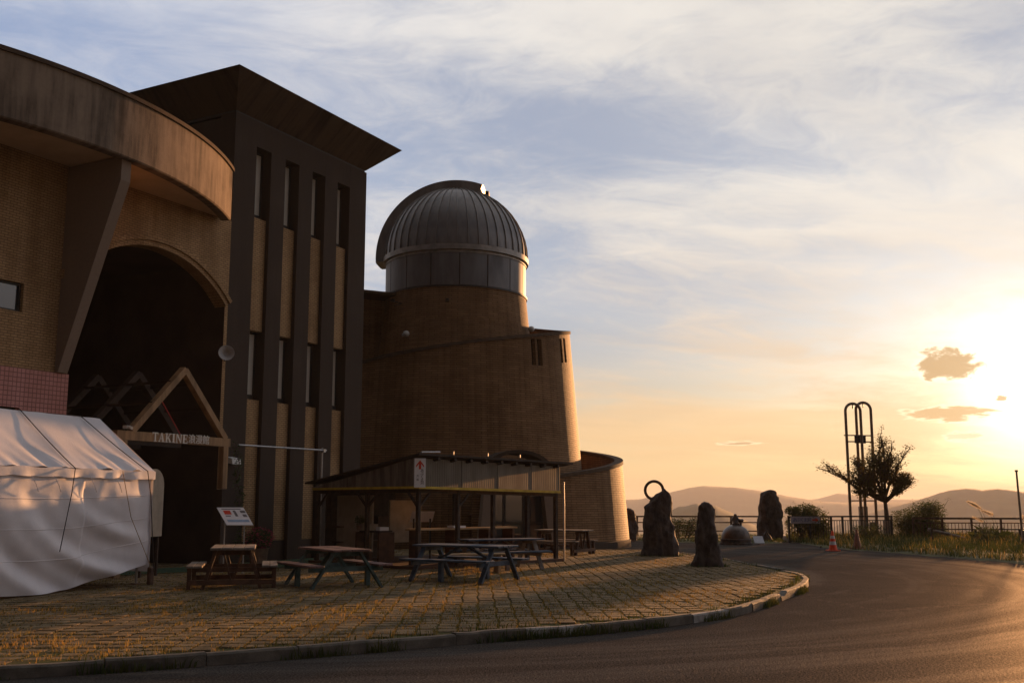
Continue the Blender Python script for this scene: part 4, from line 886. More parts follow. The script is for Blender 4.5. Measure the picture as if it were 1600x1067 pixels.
# ------------------------------------------------------------------ event tent
def tent():
    e = Vector((-.368, -.930, 0)); i_ = Vector((-.930, .368, 0))          # along the long side, and across inwards
    P0 = Vector((-7.06, 20.66, 0)); L, hw, ze, zr = 5.6, 1.48, 2.18, 3.27
    t = thing('event_tent', 'white canvas event tent with side wall draped in folds', 'tent', P0, math.atan2(e.y, e.x))
    # local frame: x along the long side, y: e rotated +90 -> pointing away from inside?
    yin = -1.0 if Vector((-e.y, e.x, 0)).dot(i_) < 0 else 1.0
    r = random.Random(3)
    def Y(v): return yin*v
    # roof slopes with sag between the frame and scalloped wrinkles over the eave
    for side in (0, 1):
        m = MB(); nu, nv = 90, 26; idx = []
        for a in range(nu+1):
            x = L*a/nu; row = []
            for b in range(nv+1):
                s = b/nv; y = hw*(1-s) if side == 0 else hw+hw*s        # s=0 ridge, 1 eave
                z = zr+(ze-zr)*s
                bay = abs(math.sin(PI*x/(L/3.0)))
                sag = -.07*math.sin(PI*s)*(.35+.65*bay)
                wr = (s**3)*(.045*math.sin(x*8.2+3*s+1.4*math.sin(x*2.1))+.03*math.sin(x*17+5*s))*bay*(1.0 if side == 0 else .6)
                n3 = .012*noise.noise(Vector((x*2.2, s*3.0, side*4.0)))
                row.append(m.v.__len__()); m.v.append((x, Y(y)-Y(1)*wr*.25, z+sag+wr*.55+n3))
            idx.append(row)
        for a in range(nu):
            for b in range(nv): m.f.append((idx[a][b], idx[a+1][b], idx[a+1][b+1], idx[a][b+1]))
        m.build('roof_sheet', M_['tent'], t, True)
        v = MB(); idx = []                                               # valance
        y0 = 0.0 if side == 0 else 2*hw; sg = -1 if side == 0 else 1
        for a in range(nu*2+1):
            x = L*a/(nu*2); drop = .15+.02*noise.noise(Vector((x*2.5, 0, 9)))+.016*abs(math.sin(x*6.3)); row = []
            for b in range(4):
                s = b/3; row.append(len(v.v)); v.v.append((x, Y(y0+sg*(.018+.05*s*noise.noise(Vector((x*2.8, 2, side)))+.012*s*math.sin(x*6.3))), ze+.012*math.sin(x*8.2)*(1-s)-drop*s))
            idx.append(row)
        for a in range(nu*2):
            for b in range(3): v.f.append((idx[a][b], idx[a+1][b], idx[a+1][b+1], idx[a][b+1]))
        v.build('valance', M_['tent'], t, True)
    # gable ends
    for x in (0.0, L):
        g = MB().add([(x, 0, ze-.16), (x, Y(2*hw), ze-.16), (x, Y(2*hw), ze), (x, Y(hw), zr), (x, 0, ze)], [(0, 1, 2, 3, 4)]); g.build('gable_sheet', M_['tent'], t)
    # side wall: hangs from the eave, pulled towards the corner post, so folds sweep down from it
    m = MB(); nu, nv = 150, 60; idx = []
    for a in range(nu+1):
        x = L*a/nu; row = []
        for b in range(nv+1):
            s = b/nv
            zb = 0.40-0.34*min(1, x/2.0)**.8+.03*math.sin(x*1.7)        # hem lifted at the corner
            z = (ze-.05)+(zb-(ze-.05))*s
            # distance-like coordinate that makes folds curve from upper left to the corner foot
            cx, cz = x+.25, (ze-.05-z)
            q = math.hypot(x*0.80-.1, (z-2.35)*1.25)
            amp = .10*min(1, x/1.0)*(s**1.2)*(1-.25*s)
            fold = amp*(math.sin(q*7.4+.8*math.sin(x*1.3))+.35*math.sin(q*14.3+1.0))
            belly = .06*math.sin(PI*s)*math.sin(PI*min(1, x/1.8)/1.0 if x < 1.8 else PI/2)
            hor = .006*(abs((s*4) % 1-.5) < .03)
            n3 = .016*noise.noise(Vector((x*3.0, z*3.0, 1)))+.05*s*noise.noise(Vector((x*.9, z*.8, 7)))
            row.append(len(m.v)); m.v.append((x, Y(.05)-Y(1)*(fold+belly+n3+hor), z))
        idx.append(row)
    for a in range(nu):
        for b in range(nv): m.f.append((idx[a][b], idx[a+1][b], idx[a+1][b+1], idx[a][b+1]))
    m.build('side_sheet', M_['tent'], t, True)
    for bb in (14, 29, 44):                                              # stitched seams across the cloth
        st = MB()
        for a in range(nu+1):
            p = Vector(m.v[idx[a][bb]]); st.v += [(p.x, p.y-Y(.006), p.z+.009), (p.x, p.y-Y(.009), p.z), (p.x, p.y-Y(.006), p.z-.009)]
        st.f = [q for a in range(nu) for q in ((3*a, 3*a+3, 3*a+4, 3*a+1), (3*a+1, 3*a+4, 3*a+5, 3*a+2))]
        st.build('seam', M_['tent'], t)
    m = MB(); idx = []                                                   # end wall by the entrance, seen edge-on
    for a in range(31):
        y = 2*hw*a/30; row = []
        for b in range(21):
            s = b/20; z = (ze-.05)+(.25-(ze-.05))*s; row.append(len(m.v)); m.v.append((.03-.05*s*math.sin(y*6), Y(y), z))
        idx.append(row)
    for a in range(30):
        for b in range(20): m.f.append((idx[a][b], idx[a+1][b], idx[a+1][b+1], idx[a][b+1]))
    m.build('end_sheet', M_['tent'], t, True)
    for x in (0.03, L/2, L-.03):
        for y in (.30, 2*hw-.30):
            p = MB().tube([(x, Y(y), -.02), (x, Y(y), ze-.02)], .024); p.build('pole', M_['steel'], t)
            MB().box((x, Y(y), .012), (.14, .14, .02)).build('foot_plate', M_['rust'], t)
    MB().box((.0, Y(-.02), .17), (.13, .09, .34), bev=.02).build('ballast', M_['brown'], t)
    # ropes laid over the roof and down the wall
    for (xr, xe, xb, zb, out) in ((.55, .28, .05, .25, .02), (2.05, 2.15, 2.75, .75, .30)):
        pts = [(xr, Y(hw), zr+.03)]
        for k in range(1, 7): s = k/7; pts.append((xr+(xe-xr)*s, Y(hw*(1-s)), zr+(ze-zr)*s+.035-.02*math.sin(PI*s)))
        pts += [(xe, Y(-.06), ze-.0), (xe+(xb-xe)*.3, Y(-.10-out*.3), ze-.45), (xb, Y(-.12-out), zb)]
        MB().tube(pts, .009, 6).build('rope', M_['tent_rope'], t)
    MB().tube([(.95, Y(-.05), ze-.02), (.75, Y(-.13), 1.3), (.12, Y(-.12), .35)], .007, 6).build('rope', M_['tan_wood'], t)
    for x in (1.1, 1.75, 2.6, 3.1): MB().tube([(x, Y(-.04), ze-.15), (x-.05, Y(-.10), ze-.30), (x-.12, Y(-.09), ze-.42)], .006, 5).build('tie', M_['tent'], t)
    return t
tent()

# ------------------------------------------------------------------ picnic tables
def a_table(name, label, loc, rz, frame, top, L=1.85, group=None):
    t = thing(name, label, 'picnic table', loc, rz, group); h = .72
    for k in range(4):
        MB().box((rnd.uniform(-.01, .01), -.285+k*.19, h-.02+rnd.uniform(-.003, .003)), (L, .182, .04), bev=.006).build('top_plank', M_[top], t)
    for s in (-1, 1):
        for k in range(2): MB().box((rnd.uniform(-.01, .01), s*(.60+k*.15), .425), (L, .142, .04), bev=.006).build('seat_plank', M_[top], t)
        x = s*(L/2-.22)
        for q in (-1, 1): MB().bar((x, q*.24, h-.045), (x, q*.70, .0), .045, .095, up=(1, 0, 0)).build('leg', M_[frame], t)
        MB().box((x-s*.046, 0, h-.085), (.044, .62, .085)).build('top_bearer', M_[frame], t)
        MB().box((x-s*.046, 0, .36), (.044, 1.46, .09)).build('seat_bearer', M_[frame], t)
        MB().bar((x-s*.08, 0, .36), (s*.10, 0, h-.05), .07, .04).build('brace', M_[frame], t)
        MB().box((s*.12, s*.66, .20), (.085, .085, .40)).build('seat_post', M_[frame], t)
    return t
def box_table(name, label, loc, rz, group=None):
    t = thing(name, label, 'picnic table', loc, rz, group)              # length along y
    for k in range(4): MB().box((-.30+k*.20, rnd.uniform(-.01, .01), .735), (.192, 1.7, .045), bev=.006).build('top_plank', M_['grey_wood'], t)
    for s in (-1, 1):
        for k in range(2): MB().box((s*(.60+k*.145), rnd.uniform(-.01, .01), .415), (.138, 1.6, .04), bev=.006).build('seat_plank', M_['grey_wood'], t)
        y = s*.66
        for q in (-1, 1):
            MB().bar((q*.30, y, .71), (q*.52, y, .0), .06, .10, up=(0, 1, 0)).build('leg', M_['brown'], t)
            MB().box((q*.755, y, .20), (.075, .075, .39)).build('bench_post', M_['brown'], t)
            MB().bar((q*.17, y+.004, .68), (q*.02, y+.004, .16), .03, .05, up=(0, 1, 0)).build('brace', M_['brown'], t)
        MB().box((0, y-s*.052, .665), (.74, .04, .09)).build('top_bearer', M_['brown'], t)
        MB().box((0, y-s*.056, .355), (1.52, .045, .08)).build('seat_bearer', M_['brown'], t)
        MB().box((0, y+s*.056, .135), (1.52, .04, .09)).build('foot_rail', M_['brown'], t)
    MB().box((0, 0, .27), (.09, 1.2, .05)).build('centre_rail', M_['brown'], t)
    return t
GT = 'picnic tables on the forecourt'
box_table('picnic_table', 'dark brown picnic table with slatted benches beside the white tent', (-5.30, 20.15, 0), R(13), GT)
a_table('picnic_table', 'teal A-frame picnic table with reddish top between the brown table and navy table', (-3.42, 20.25, 0), R(121), 'teal', 'teal_top', group=GT)
a_table('picnic_table', 'navy blue A-frame picnic table standing in front of the kiosk corner', (-.98, 21.85, 0), R(148), 'navy', 'navy', L=2.15, group=GT)
a_table('picnic_table', 'greyed timber A-frame table close along the kiosk counter', (-.28, 25.6, 0), R(25), 'grey_wood', 'navy', L=2.0, group=GT)
box_table('picnic_table', 'small brown picnic table alone before the brick spiral wall', (1.62, 33.0, 0), R(60), GT)

# ------------------------------------------------------------------ refreshment kiosk
def kiosk():
    o = Vector((-2.25, 25.25, 0)); x = Vector((.69, .725, 0)).normalized()
    k = thing('kiosk', 'open timber kiosk with corrugated fascia and yellow trim', 'kiosk', o, math.atan2(x.y, x.x))
    LX, LY, ze, zt = 5.0, 4.05, 1.97, 2.63
    def drop(u): return -.07*u/LX
    # fascia of corrugated sheets, each its own panel
    def corr(name, p0, p1, z0f, z1f, m, pitch=.076, amp=.018):
        n = max(8, int((p1-p0).length/pitch*6)); mb = MB(); d = (p1-p0); nrm = Vector((d.y, -d.x, 0)).normalized()
        for i in range(n+1):
            s = i/n; q = p0+d*s+nrm*amp*math.sin(2*PI*d.length*s/pitch)
            mb.v += [(q.x, q.y, z0f(s)), (q.x, q.y, z1f(s))]
        mb.f = [(2*i, 2*i+2, 2*i+3, 2*i+1) for i in range(n)]
        return mb.build(name, m, k, True)
    us = [0.0, 1.28, 2.56, 3.84, 5.0]
    for a, b in zip(us, us[1:]):
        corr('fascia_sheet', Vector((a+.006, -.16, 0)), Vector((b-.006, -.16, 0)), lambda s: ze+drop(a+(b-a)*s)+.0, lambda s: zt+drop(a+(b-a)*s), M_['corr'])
        MB().box((b-.003, -.14, (ze+zt)/2-.05), (.012, .03, zt-ze+.02)).build('fascia_joint', M_['dark_wood'], k)
    ls = [0.0, 1.35, 2.7, 4.05]
    for a, b in zip(ls, ls[1:]):
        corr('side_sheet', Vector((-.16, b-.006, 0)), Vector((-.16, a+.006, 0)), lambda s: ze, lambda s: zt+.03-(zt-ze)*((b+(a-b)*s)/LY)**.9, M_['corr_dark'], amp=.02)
    MB().bar((0-.17, -.17, ze-.03), (LX, -.17, ze-.03+drop(LX)), .05, .06).build('yellow_trim', M_['yellow'], k)
    MB().bar((-.17, -.14, ze-.03), (-.17, LY, ze-.03), .05, .06).build('yellow_trim', M_['yellow'], k)
    # roof sheet falling to the back, and rafter ends
    MB().add([(-.3, -.35, zt+.07), (LX+.35, -.35, zt+.07+drop(LX)), (LX+.35, LY+.2, ze+.12), (-.3, LY+.2, ze+.10), (-.3, -.35, zt+.12), (LX+.35, -.35, zt+.12+drop(LX)), (LX+.35, LY+.2, ze+.16), (-.3, LY+.2, ze+.15)],
             [(3, 2, 1, 0), (4, 5, 6, 7), (0, 1, 5, 4), (1, 2, 6, 5), (2, 3, 7, 6), (3, 0, 4, 7)]).build('roof', M_['dark_wood'], k)
    for i in range(9):
        u = .35+i*.55; MB().tube([(u, -.34, zt+.005+drop(u)), (u, .3, zt-.06+drop(u))], .045, 8).build('rafter_end', M_['dark_wood'], k)
    for u in (.9, 2.1, 3.3): MB().tube([(u, -.25, zt+.12), (u, -.25, zt+.20)], .02, 8).build('roof_bolt', M_['steel'], k)
    MB().tube([(-.2, -.3, zt+.14), (.5, -.2, zt+.17)], .02).build('roof_bolt', M_['steel'], k)
    posts = [(0, 0), (0, 1.95), (0, LY), (1.3, 0), (2.55, 0), (3.85, 0), (LX, 0), (LX, LY), (2.5, LY)]
    for u, v in posts: MB().box((u, v, .98+drop(u)/2), (.10, .10, 1.96+drop(u)), bev=.008).build('post', M_['dark_wood'], k)
    MB().bar((0, 0, ze-.09), (LX, 0, ze-.09+drop(LX)), .08, .12).build('beam', M_['dark_wood'], k)
    MB().bar((0, 0.06, ze-.09), (0, LY, ze-.09), .08, .12).build('beam', M_['dark_wood'], k)
    for (u, v, du, dv) in ((0, 1.95, 0, .5), (0, 1.95, 0, -.5), (0, LY, 0, -.5), (1.3, 0, .5, 0), (0, 0, .45, 0), (0, 0, 0, .45)):
        MB().bar((u, v, 1.45), (u+du, v+dv, 1.9), .05, .05).build('brace', M_['dark_wood'], k)
    MB().box((LX/2, LY/2, .04), (LX+.3, LY+.3, .08)).build('deck', M_['brown'], k)
    # clear tube light pole at the right end
    MB().tube([(LX+.12, -.2, .0), (LX+.12, -.2, 1.5), (LX+.12, -.2, 2.15)], [.02, .03, .02], 8).build('downpipe', M_['steel'], k)
    # counter: plank tops on frames
    for v in (.35, .56): MB().box((1.95, v, .93), (3.6, .19, .045), bev=.005).build('counter_plank', M_['tan_wood'], k)
    for u in (.3, 1.5, 2.7, 3.6): MB().box((u, .45, .49), (.08, .36, .83)).build('counter_leg', M_['brown'], k)
    for v in (1.0, 1.21, 1.42): MB().box((.42, v+.9, .86), (.6, .19, .04), bev=.005).build('counter_plank', M_['dark_wood'], k)
    for v in (1.7, 2.6): MB().box((.42, v, .46), (.5, .06, .76)).build('counter_leg', M_['brown'], k)
    MB().box((.55, LY-.9, 1.05), (.05, 1.5, 1.45)).build('back_board', M_['board'], k)
    MB().box((1.6, 2.4, 1.1), (1.0, .05, 1.1)).build('back_board', M_['board'], k)
    for q in range(16): MB().box((.28+q*.15, LY-.08, 1.0), (.142, .03, 1.84)).build('back_plank', M_['dark_wood'], k)
    for zz in (.55, .95): MB().box((1.5, LY-.3, zz), (2.2, .34, .035)).build('shelf', M_['brown'], k)
    return k
kio = kiosk()
kx = Vector((.69, .725, 0)).normalized(); ky = Vector((-kx.y, kx.x, 0)); KO = Vector((-2.25, 25.25, 0)); KA = math.atan2(kx.y, kx.x)
def kp(u, v, z): q = KO+kx*u+ky*v; return (q.x, q.y, z)
# direction sign on the kiosk corner, turned to face the drive
ds = thing('direction_sign', 'narrow white direction sign with red up arrow on the kiosk corner', 'sign', kp(-.16, -.22, 1.94), R(4))
MB().box((0, 0, .345), (.27, .014, .69)).build('panel', M_['white'], ds)
MB().prism([(-.095, .52), (0, .645), (.095, .52), (.095, .47), (.028, .555), (.028, .43), (-.028, .43), (-.028, .555), (-.095, .47)], 1, -.012, -.0085).build('arrow', M_['red'], ds)
for i, ch in enumerate('あぶくま洞'): text_part('character', ch, .088, M_['ink'], ds, frame_matrix((1, 0, 0), (0, 0, 1), (.052, -.0095, .395-i*.073)), .003)
for i, ch in enumerate('方面'): text_part('character', ch, .066, M_['ink'], ds, frame_matrix((1, 0, 0), (0, 0, 1), (-.055, -.0095, .265-i*.085)), .003)
# goods on the kiosk tables
def crate(loc, rz, label, m='white', d=(.34, .24, .16)):
    t = thing('crate', label, 'crate', loc, rz); x, y, z = d
    MB().box((0, 0, .01), (x, y, .02)).build('base', M_[m], t)
    for s in (-1, 1):
        MB().box((s*(x/2-.008), 0, z/2+.01), (.016, y, z-.02)).build('side', M_[m], t); MB().box((0, s*(y/2-.008), z/2+.01), (x-.034, .016, z-.02)).build('side', M_[m], t)
    return t
crate(kp(.42, 2.35, .88), KA+.1, 'pale box on the dark counter at the kiosk side', 'board')
crate(kp(.42, 1.85, .88), KA-.2, 'white tray on the dark counter nearest the kiosk corner', 'white', (.26, .2, .09))
crate(kp(1.7, .46, .953), KA, 'white tray on the tan counter planks of the kiosk', 'white', (.42, .24, .05))
crate(kp(.9, 3.75, .97), KA, 'small pale box on the kiosk back shelf left end', 'board', (.3, .22, .2))
crate(kp(1.9, 3.75, .97), KA, 'dark box on the kiosk back shelf right end', 'brown', (.36, .24, .24))
hp = thing('potted_plant', 'small dark potted plant on the kiosk counter', 'plant', kp(.4, 2.75, .88)); MB().lathe([(0, 0), (.07, 0), (.095, .13), (.085, .13), (0, .12)], n=16).build('pot', M_['clay'], hp)
def leaf_ball(mb, c, r, n, s, rr, squash=(1, 1, 1), fill=.5):
    for _ in range(n):
        d = Vector((rr.gauss(0, 1), rr.gauss(0, 1), rr.gauss(0, 1))).normalized()*r*(fill+(1-fill)*rr.random())
        p = Vector(c)+Vector((d.x*squash[0], d.y*squash[1], d.z*squash[2])); q = Matrix.Rotation(rr.random()*6.3, 3, 'Z')@Matrix.Rotation(rr.uniform(-1.2, 1.2), 3, 'X'); L = s*rr.uniform(.6, 1.3); w = L*.42
        mb.add([p+q@Vector(v) for v in ((-L/2, 0, 0), (0, -w/2, .12*L), (L/2, 0, 0), (0, w/2, .12*L))], [(0, 1, 2, 3)])
m = MB(); leaf_ball(m, (0, 0, .25), .15, 90, .09, rnd); m.build('foliage', M_['bush'], hp)
kb = thing('lectern_board', 'slanted white information board inside the kiosk', 'notice board', kp(1.5, 1.5, .08), KA+R(-30))
q_ = MB().add([(-.3, 0, 1.28), (.3, 0, 1.28), (.3, .35, 1.0), (-.3, .35, 1.0)][::-1], [(0, 1, 2, 3)]); q_.build('panel', M_['white'], kb)
for s in (-.22, .22): MB().box((s, .2, .55), (.04, .04, 1.08)).build('leg', M_['black'], kb)
bn = thing('bench', 'low tan plank bench between the navy table and the kiosk', 'bench', (-.95, 24.0, 0), R(20))
for v in (-.1, .1): MB().box((0, v, .42), (1.7, .18, .04), bev=.005).build('seat_plank', M_['tan_wood'], bn)
for s in (-.65, .65): MB().box((s, 0, .2), (.06, .34, .40)).build('leg', M_['tan_wood'], bn)
# slanted information board by the flowers
ib = thing('information_board', 'tilted white information board with red and grey print near the flower planter', 'information board', (-6.33, 24.1, 0), R(2))
f0 = [Vector((-.46, .06, 1.47)), Vector((.15, .06, 1.47)), Vector((.46, -.26, 1.08)), Vector((-.14, -.26, 1.08))]
nn = (f0[1]-f0[0]).cross(f0[3]-f0[0]).normalized(); nn = nn if nn.z > 0 else -nn
MB().add([p for p in f0]+[p-nn*.02 for p in f0], [(0, 1, 2, 3), (7, 6, 5, 4), (0, 4, 5, 1), (1, 5, 6, 2), (2, 6, 7, 3), (3, 7, 4, 0)]).build('panel', M_['white'], ib)
def on_board(s0, t0, s1, t1, mm, name='print'):
    P = lambda s, t: f0[0]+(f0[1]-f0[0])*s+(f0[3]-f0[0])*t+nn*.003
    MB().add([P(s0, t0), P(s1, t0), P(s1, t1), P(s0, t1)], [(0, 1, 2, 3)]).build(name, mm, ib)
on_board(.14, .07, .86, .12, M_['grey_ink']); on_board(.16, .18, .42, .40, M_['red']); on_board(.52, .18, .62, .52, M_['grey_ink']); on_board(.78, .18, .97, .32, M_['grey_ink']); on_board(.80, .40, .95, .55, M_['grey_ink'])
on_board(.15, .48, .34, .53, M_['grey_ink']); on_board(.12, .70, .92, .84, M_['blue_print'])
for i in range(5): on_board(.17, .425+i*.0-.0+i*.0, .40, .435, M_['grey_ink']) if i == 0 else None
for p in (f0[3]+(f0[0]-f0[3])*.5, f0[2]+(f0[1]-f0[2])*.5): MB().tube([(p.x+(.08 if p.x < 0 else -.08), p.y, 0), (p.x+(.08 if p.x < 0 else -.08), p.y, p.z-.015)], .016).build('leg', M_['steel'], ib)
# flower planter with pink flowers, climbing vine on the post
fp = thing('flower_planter', 'clay planter of pink and crimson flowers by the concrete piers', 'planter', (-6.45, 26.9, 0))
MB().lathe([(0, 0), (.20, 0), (.25, .42), (.27, .44), (.23, .44), (0, .40)], n=24).build('pot', M_['clay'], fp, True, 40)
m = MB(); leaf_ball(m, (0, 0, .66), .33, 420, .10, rnd, (1.1, 1.1, .8), .6); m.build('foliage', M_['vine'], fp)
m = MB(); leaf_ball(m, (0, 0, .68), .37, 380, .075, rnd, (1.1, 1.1, .8), .85); m.build('blossoms', M_['petal'], fp)
vn = thing('climbing_vine', 'thin green vine climbing beside the porch post', 'plant', place(-.9, 1.35)); pts = [(.05*math.sin(i*1.1)+.22*(1-i/22), .05*math.cos(i*.9), i*.135) for i in range(23)]
MB().tube(pts, .011, 5).build('stem', M_['bark'], vn); m = MB()
for p in pts: leaf_ball(m, p, .15, 30, .075, rnd)
m.build('foliage', M_['vine'], vn)
for i, (u, v) in enumerate(((-2.72, .3), (-2.25, .3))):
    ur = thing('urn_stand', ('pale flared urn on thin legs nearer the notice board', 'pale flared urn on thin legs nearer the porch post')[i], 'urn', place(u, v-1.6), 0, 'urns by the doors')
    MB().lathe([(0, .62), (.05, .62), (.09, .72), (.15, .92), (.17, .94), (.14, .93), (0, .7)], n=18).build('bowl', M_['urn'], ur, True, 40)
    for a in range(3): MB().tube([(.05*math.cos(a*2.1), .05*math.sin(a*2.1), .63), (.13*math.cos(a*2.1), .13*math.sin(a*2.1), 0)], .013).build('leg', M_['urn'], ur)
# ------------------------------------------------------------------ standing stones and sculpture
def stone(name, label, loc, prof, depth, seed, group='standing stones', rz=0):
    """prof: outline rows (z, x_left, x_right); rough faceted rock"""
    t = MB(); n = 44; rows = 64; zs = np.linspace(prof[0][0], prof[-1][0], rows); P = list(zip(*prof)); vs = []
    for z in zs:
        a, b = np.interp(z, P[0], P[1]), np.interp(z, P[0], P[2]); cx, w = (a+b)/2, (b-a)/2; dd = depth*(.55+.45*w/max(q[2]-q[1] for q in prof)*2)
        for j in range(n):
            an = 2*PI*j/n; c, s = math.cos(an), math.sin(an); k = (abs(c)**3.2+abs(s)**3.2)**(-1/3.2)
            q = Vector((cx+w*c*k, dd/2*s*k, z)); d = Vector((c, s, 0))
            rid = 1-abs(noise.noise(Vector((q.x*4+seed, q.y*4, z*1.3))))*2
            cell = noise.voronoi(Vector((q.x*2.6+seed, q.y*2.6, z*1.25)))[0]
            nv = .07*noise.fractal(Vector((q.x*2.2+seed, q.y*2.2, z*1.5)), 1, 2, 5)+.035*(rid-.5)+.09*(cell[1]-cell[0]-.25)+.022*noise.fractal(Vector((q.x*9+seed, q.y*9, z*5)), 1, 2, 3)
            vs.append(q+d*nv)
    fs = [(i*n+j, i*n+(j+1) % n, (i+1)*n+(j+1) % n, (i+1)*n+j) for i in range(rows-1) for j in range(n)]
    top = Vector((sum(v.x for v in vs[-n:])/n, sum(v.y for v in vs[-n:])/n, zs[-1]+.03)); vs.append(top); k0 = (rows-1)*n
    fs += [(k0+j, k0+(j+1) % n, len(vs)-1) for j in range(n)]
    o = t.add(vs, fs).build(name, M_['stone'], smooth=True, angle=22); o.location = loc; o.rotation_euler = (0, 0, rz)
    return tag(o, label, 'stone', group)
stone('standing_stone', 'tall dark standing stone with a slanted top and iron ring', (4.50, 32.0, 0), [(-.2, -.58, .58), (0, -.55, .54), (.6, -.52, .46), (1.2, -.50, .38), (1.45, -.46, .34), (1.62, -.30, .32), (1.80, -.12, .30), (1.90, .02, .27), (1.99, .10, .18)], .7, 1.5)
rg_ = thing('iron_ring', 'rusty iron ring standing behind the slanted stone top', 'ring', (4.36, 32.12, 1.66))
MB().tube([(.275*math.cos(2*PI*i/36), 0, .30+.275*math.sin(2*PI*i/36)) for i in range(37)], .045, 10, cap=False).build('hoop', M_['rust'], rg_, True)
stone('standing_stone', 'smaller dark standing stone tapering to a blunt top near the kerb', (4.90, 26.5, 0), [(-.2, -.42, .42), (0, -.38, .40), (.25, -.34, .30), (.7, -.27, .24), (1.2, -.22, .20), (1.42, -.21, .17), (1.52, -.16, .11), (1.58, -.09, .03)], .5, 8.2)
stone('standing_stone', 'broad dark standing stone on the lawn by the plaque', (12.0, 49.0, -.12), [(-.2, -.62, .60), (0.1, -.60, .56), (.8, -.56, .56), (1.3, -.50, .60), (1.45, -.48, .50), (2.0, -.40, .46), (2.2, -.26, .36), (2.3, -.05, .22)], .8, 3.9)
stone('standing_stone', 'squat dark stone half hidden behind the brick spiral wall', (5.35, 48.0, -.12), [(-.2, -.36, .36), (.4, -.34, .34), (1.1, -.30, .30), (1.35, -.22, .24), (1.46, -.12, .0)], .6, 5.1)
stone('boulder', 'small pointed boulder beside the tilted plaque', (11.15, 46.2, -.12), [(-.1, -.26, .26), (.15, -.22, .24), (.35, -.14, .14), (.52, -.04, .05)], .4, 6.6, None)
bl = thing('bell_sculpture', 'dark bronze dome sculpture topped by a small seated figure', 'sculpture', (9.34, 44.0, -.12))
MB().lathe([(0, .0), (.66, .0), (.67, .07), (.62, .09), (.62, .16), (.64, .17), (.64, .22), (.60, .25)], n=48).build('base', M_['stone'], bl, True, 30)
MB().lathe([(.60, .25)]+[(.60*math.cos(R(a)), .25+.58*math.sin(R(a))) for a in range(4, 90, 6)]+[(0.02, .83)], n=48).build('dome', M_['bronze'], bl, True)
def figure():
    bm = bmesh.new(); me = bpy.data.meshes.new('figure')
    V = [(0, 0, .80), (0, 0, .95), (0, -.02, 1.10), (0, -.03, 1.18), (0, -.03, 1.27), (.09, -.10, .84), (.16, -.12, .80), (-.09, -.10, .84), (-.16, -.12, .80), (.10, 0, 1.08), (.15, -.05, .95), (-.10, 0, 1.08), (-.15, -.05, .95)]
    E = [(0, 1), (1, 2), (2, 3), (3, 4), (0, 5), (5, 6), (0, 7), (7, 8), (2, 9), (9, 10), (2, 11), (11, 12)]; rr = [.13, .12, .11, .055, .085, .07, .05, .07, .05, .05, .04, .05, .04]
    me.from_pydata(V, E, []); o = bpy.data.objects.new('figure', me); C.objects.link(o)
    o.modifiers.new('skin', 'SKIN')
    for i, sv in enumerate(me.skin_vertices[0].data): sv.radius = (rr[i], rr[i]); sv.use_root = (i == 0)
    o.modifiers.new('sub', 'SUBSURF').levels = 2; o.modifiers['sub'].render_levels = 2
    me.materials.append(M_['bronze']); o.parent = bl; return o
figure()
MB().lathe([(0, .90), (.10, .92), (.14, 1.0), (.10, 1.05), (0, 1.06)], (.22, 0, 0), 14).tube([(.22, 0, .78), (.22, 0, .93)], .05, 8).build('attribute', M_['bronze'], bl, True, 40)
pq = thing('plaque', 'small pale plaque tilted on the lawn edge by the dome sculpture', 'plaque', (10.35, 44.1, -.12), R(-12))
MB().add([(-.2, -.12, .06), (.2, -.12, .06), (.12, .14, .34), (-.28, .14, .34), (-.2, -.10, .03), (.2, -.10, .03), (.12, .17, .31), (-.28, .17, .31)], [(0, 1, 2, 3), (7, 6, 5, 4), (0, 4, 5, 1), (1, 5, 6, 2), (2, 6, 7, 3), (3, 7, 4, 0)]).build('panel', M_['plaque'], pq)
MB().box((-.04, .10, .12), (.06, .06, .28)).build('stand', M_['black'], pq)

# ------------------------------------------------------------------ railings, fences
def rail_fence(label, a, b, m, posts, rails, bal=0, top=1.1, z0=-.12, name='fence', bw=.022):
    a, b = Vector(a), Vector(b); L = (b-a).length; f = thing(name, label, 'fence', (a.x, a.y, z0), math.atan2(b.y-a.y, b.x-a.x))
    for i in range(posts): x = L*i/(posts-1); MB().box((x, 0, (top-.02)/2-.05), (.08, .08, top+.08)).build('post', M_[m], f)
    for z, h in rails: MB().box((L/2, -.004, z), (L+.1, .06, h)).build('rail', M_[m], f)
    if bal:
        zs = sorted(z for z, h in rails); lo, hi = zs[0], zs[-1] if len(zs) < 3 else zs[-2]
        bo = MB().box((0, 0, (lo+hi)/2), (bw, bw, hi-lo-.03)).build('baluster', M_[m], f); bo.location = (L/(bal+1), 0, 0)
        for i in range(2, bal+1):
            c = bo.copy(); C.objects.link(c); c.location = (L*i/(bal+1), 0, 0)
    return f
rail_fence('brown two-rail railing behind the standing stones', (4.5, 50.3), (11.9, 50.0), 'fence', 6, ((1.08, .07), (.80, .05), (.40, .05)), 0)
rail_fence('dark picket fence panel carrying the cave banner', (12.1, 46.0), (13.95, 46.0), 'black', 3, ((.08, .04), (1.12, .05)), 15, 1.16)
rail_fence('dark picket fence behind the bell monument', (14.0, 48.2), (17.6, 48.8), 'black', 4, ((.08, .04), (.92, .04), (1.10, .07)), 26, 1.12)
rail_fence('brown picket railing with wide top rail along the grassy bank', (18.3, 48.0), (28.5, 47.0), 'fence', 9, ((.12, .04), (.82, .05), (1.02, .09)), 66, 1.0)
gr = rail_fence('low dark guard pipe on short posts in the tall grass', (17.6, 44.2), (26.5, 43.4), 'black', 6, ((.62, .05),), 0, .62)
bn_ = thing('cave_banner', 'white banner with blue characters and red arrow on the dark picket fence', 'banner', (12.14, 45.90, .70))
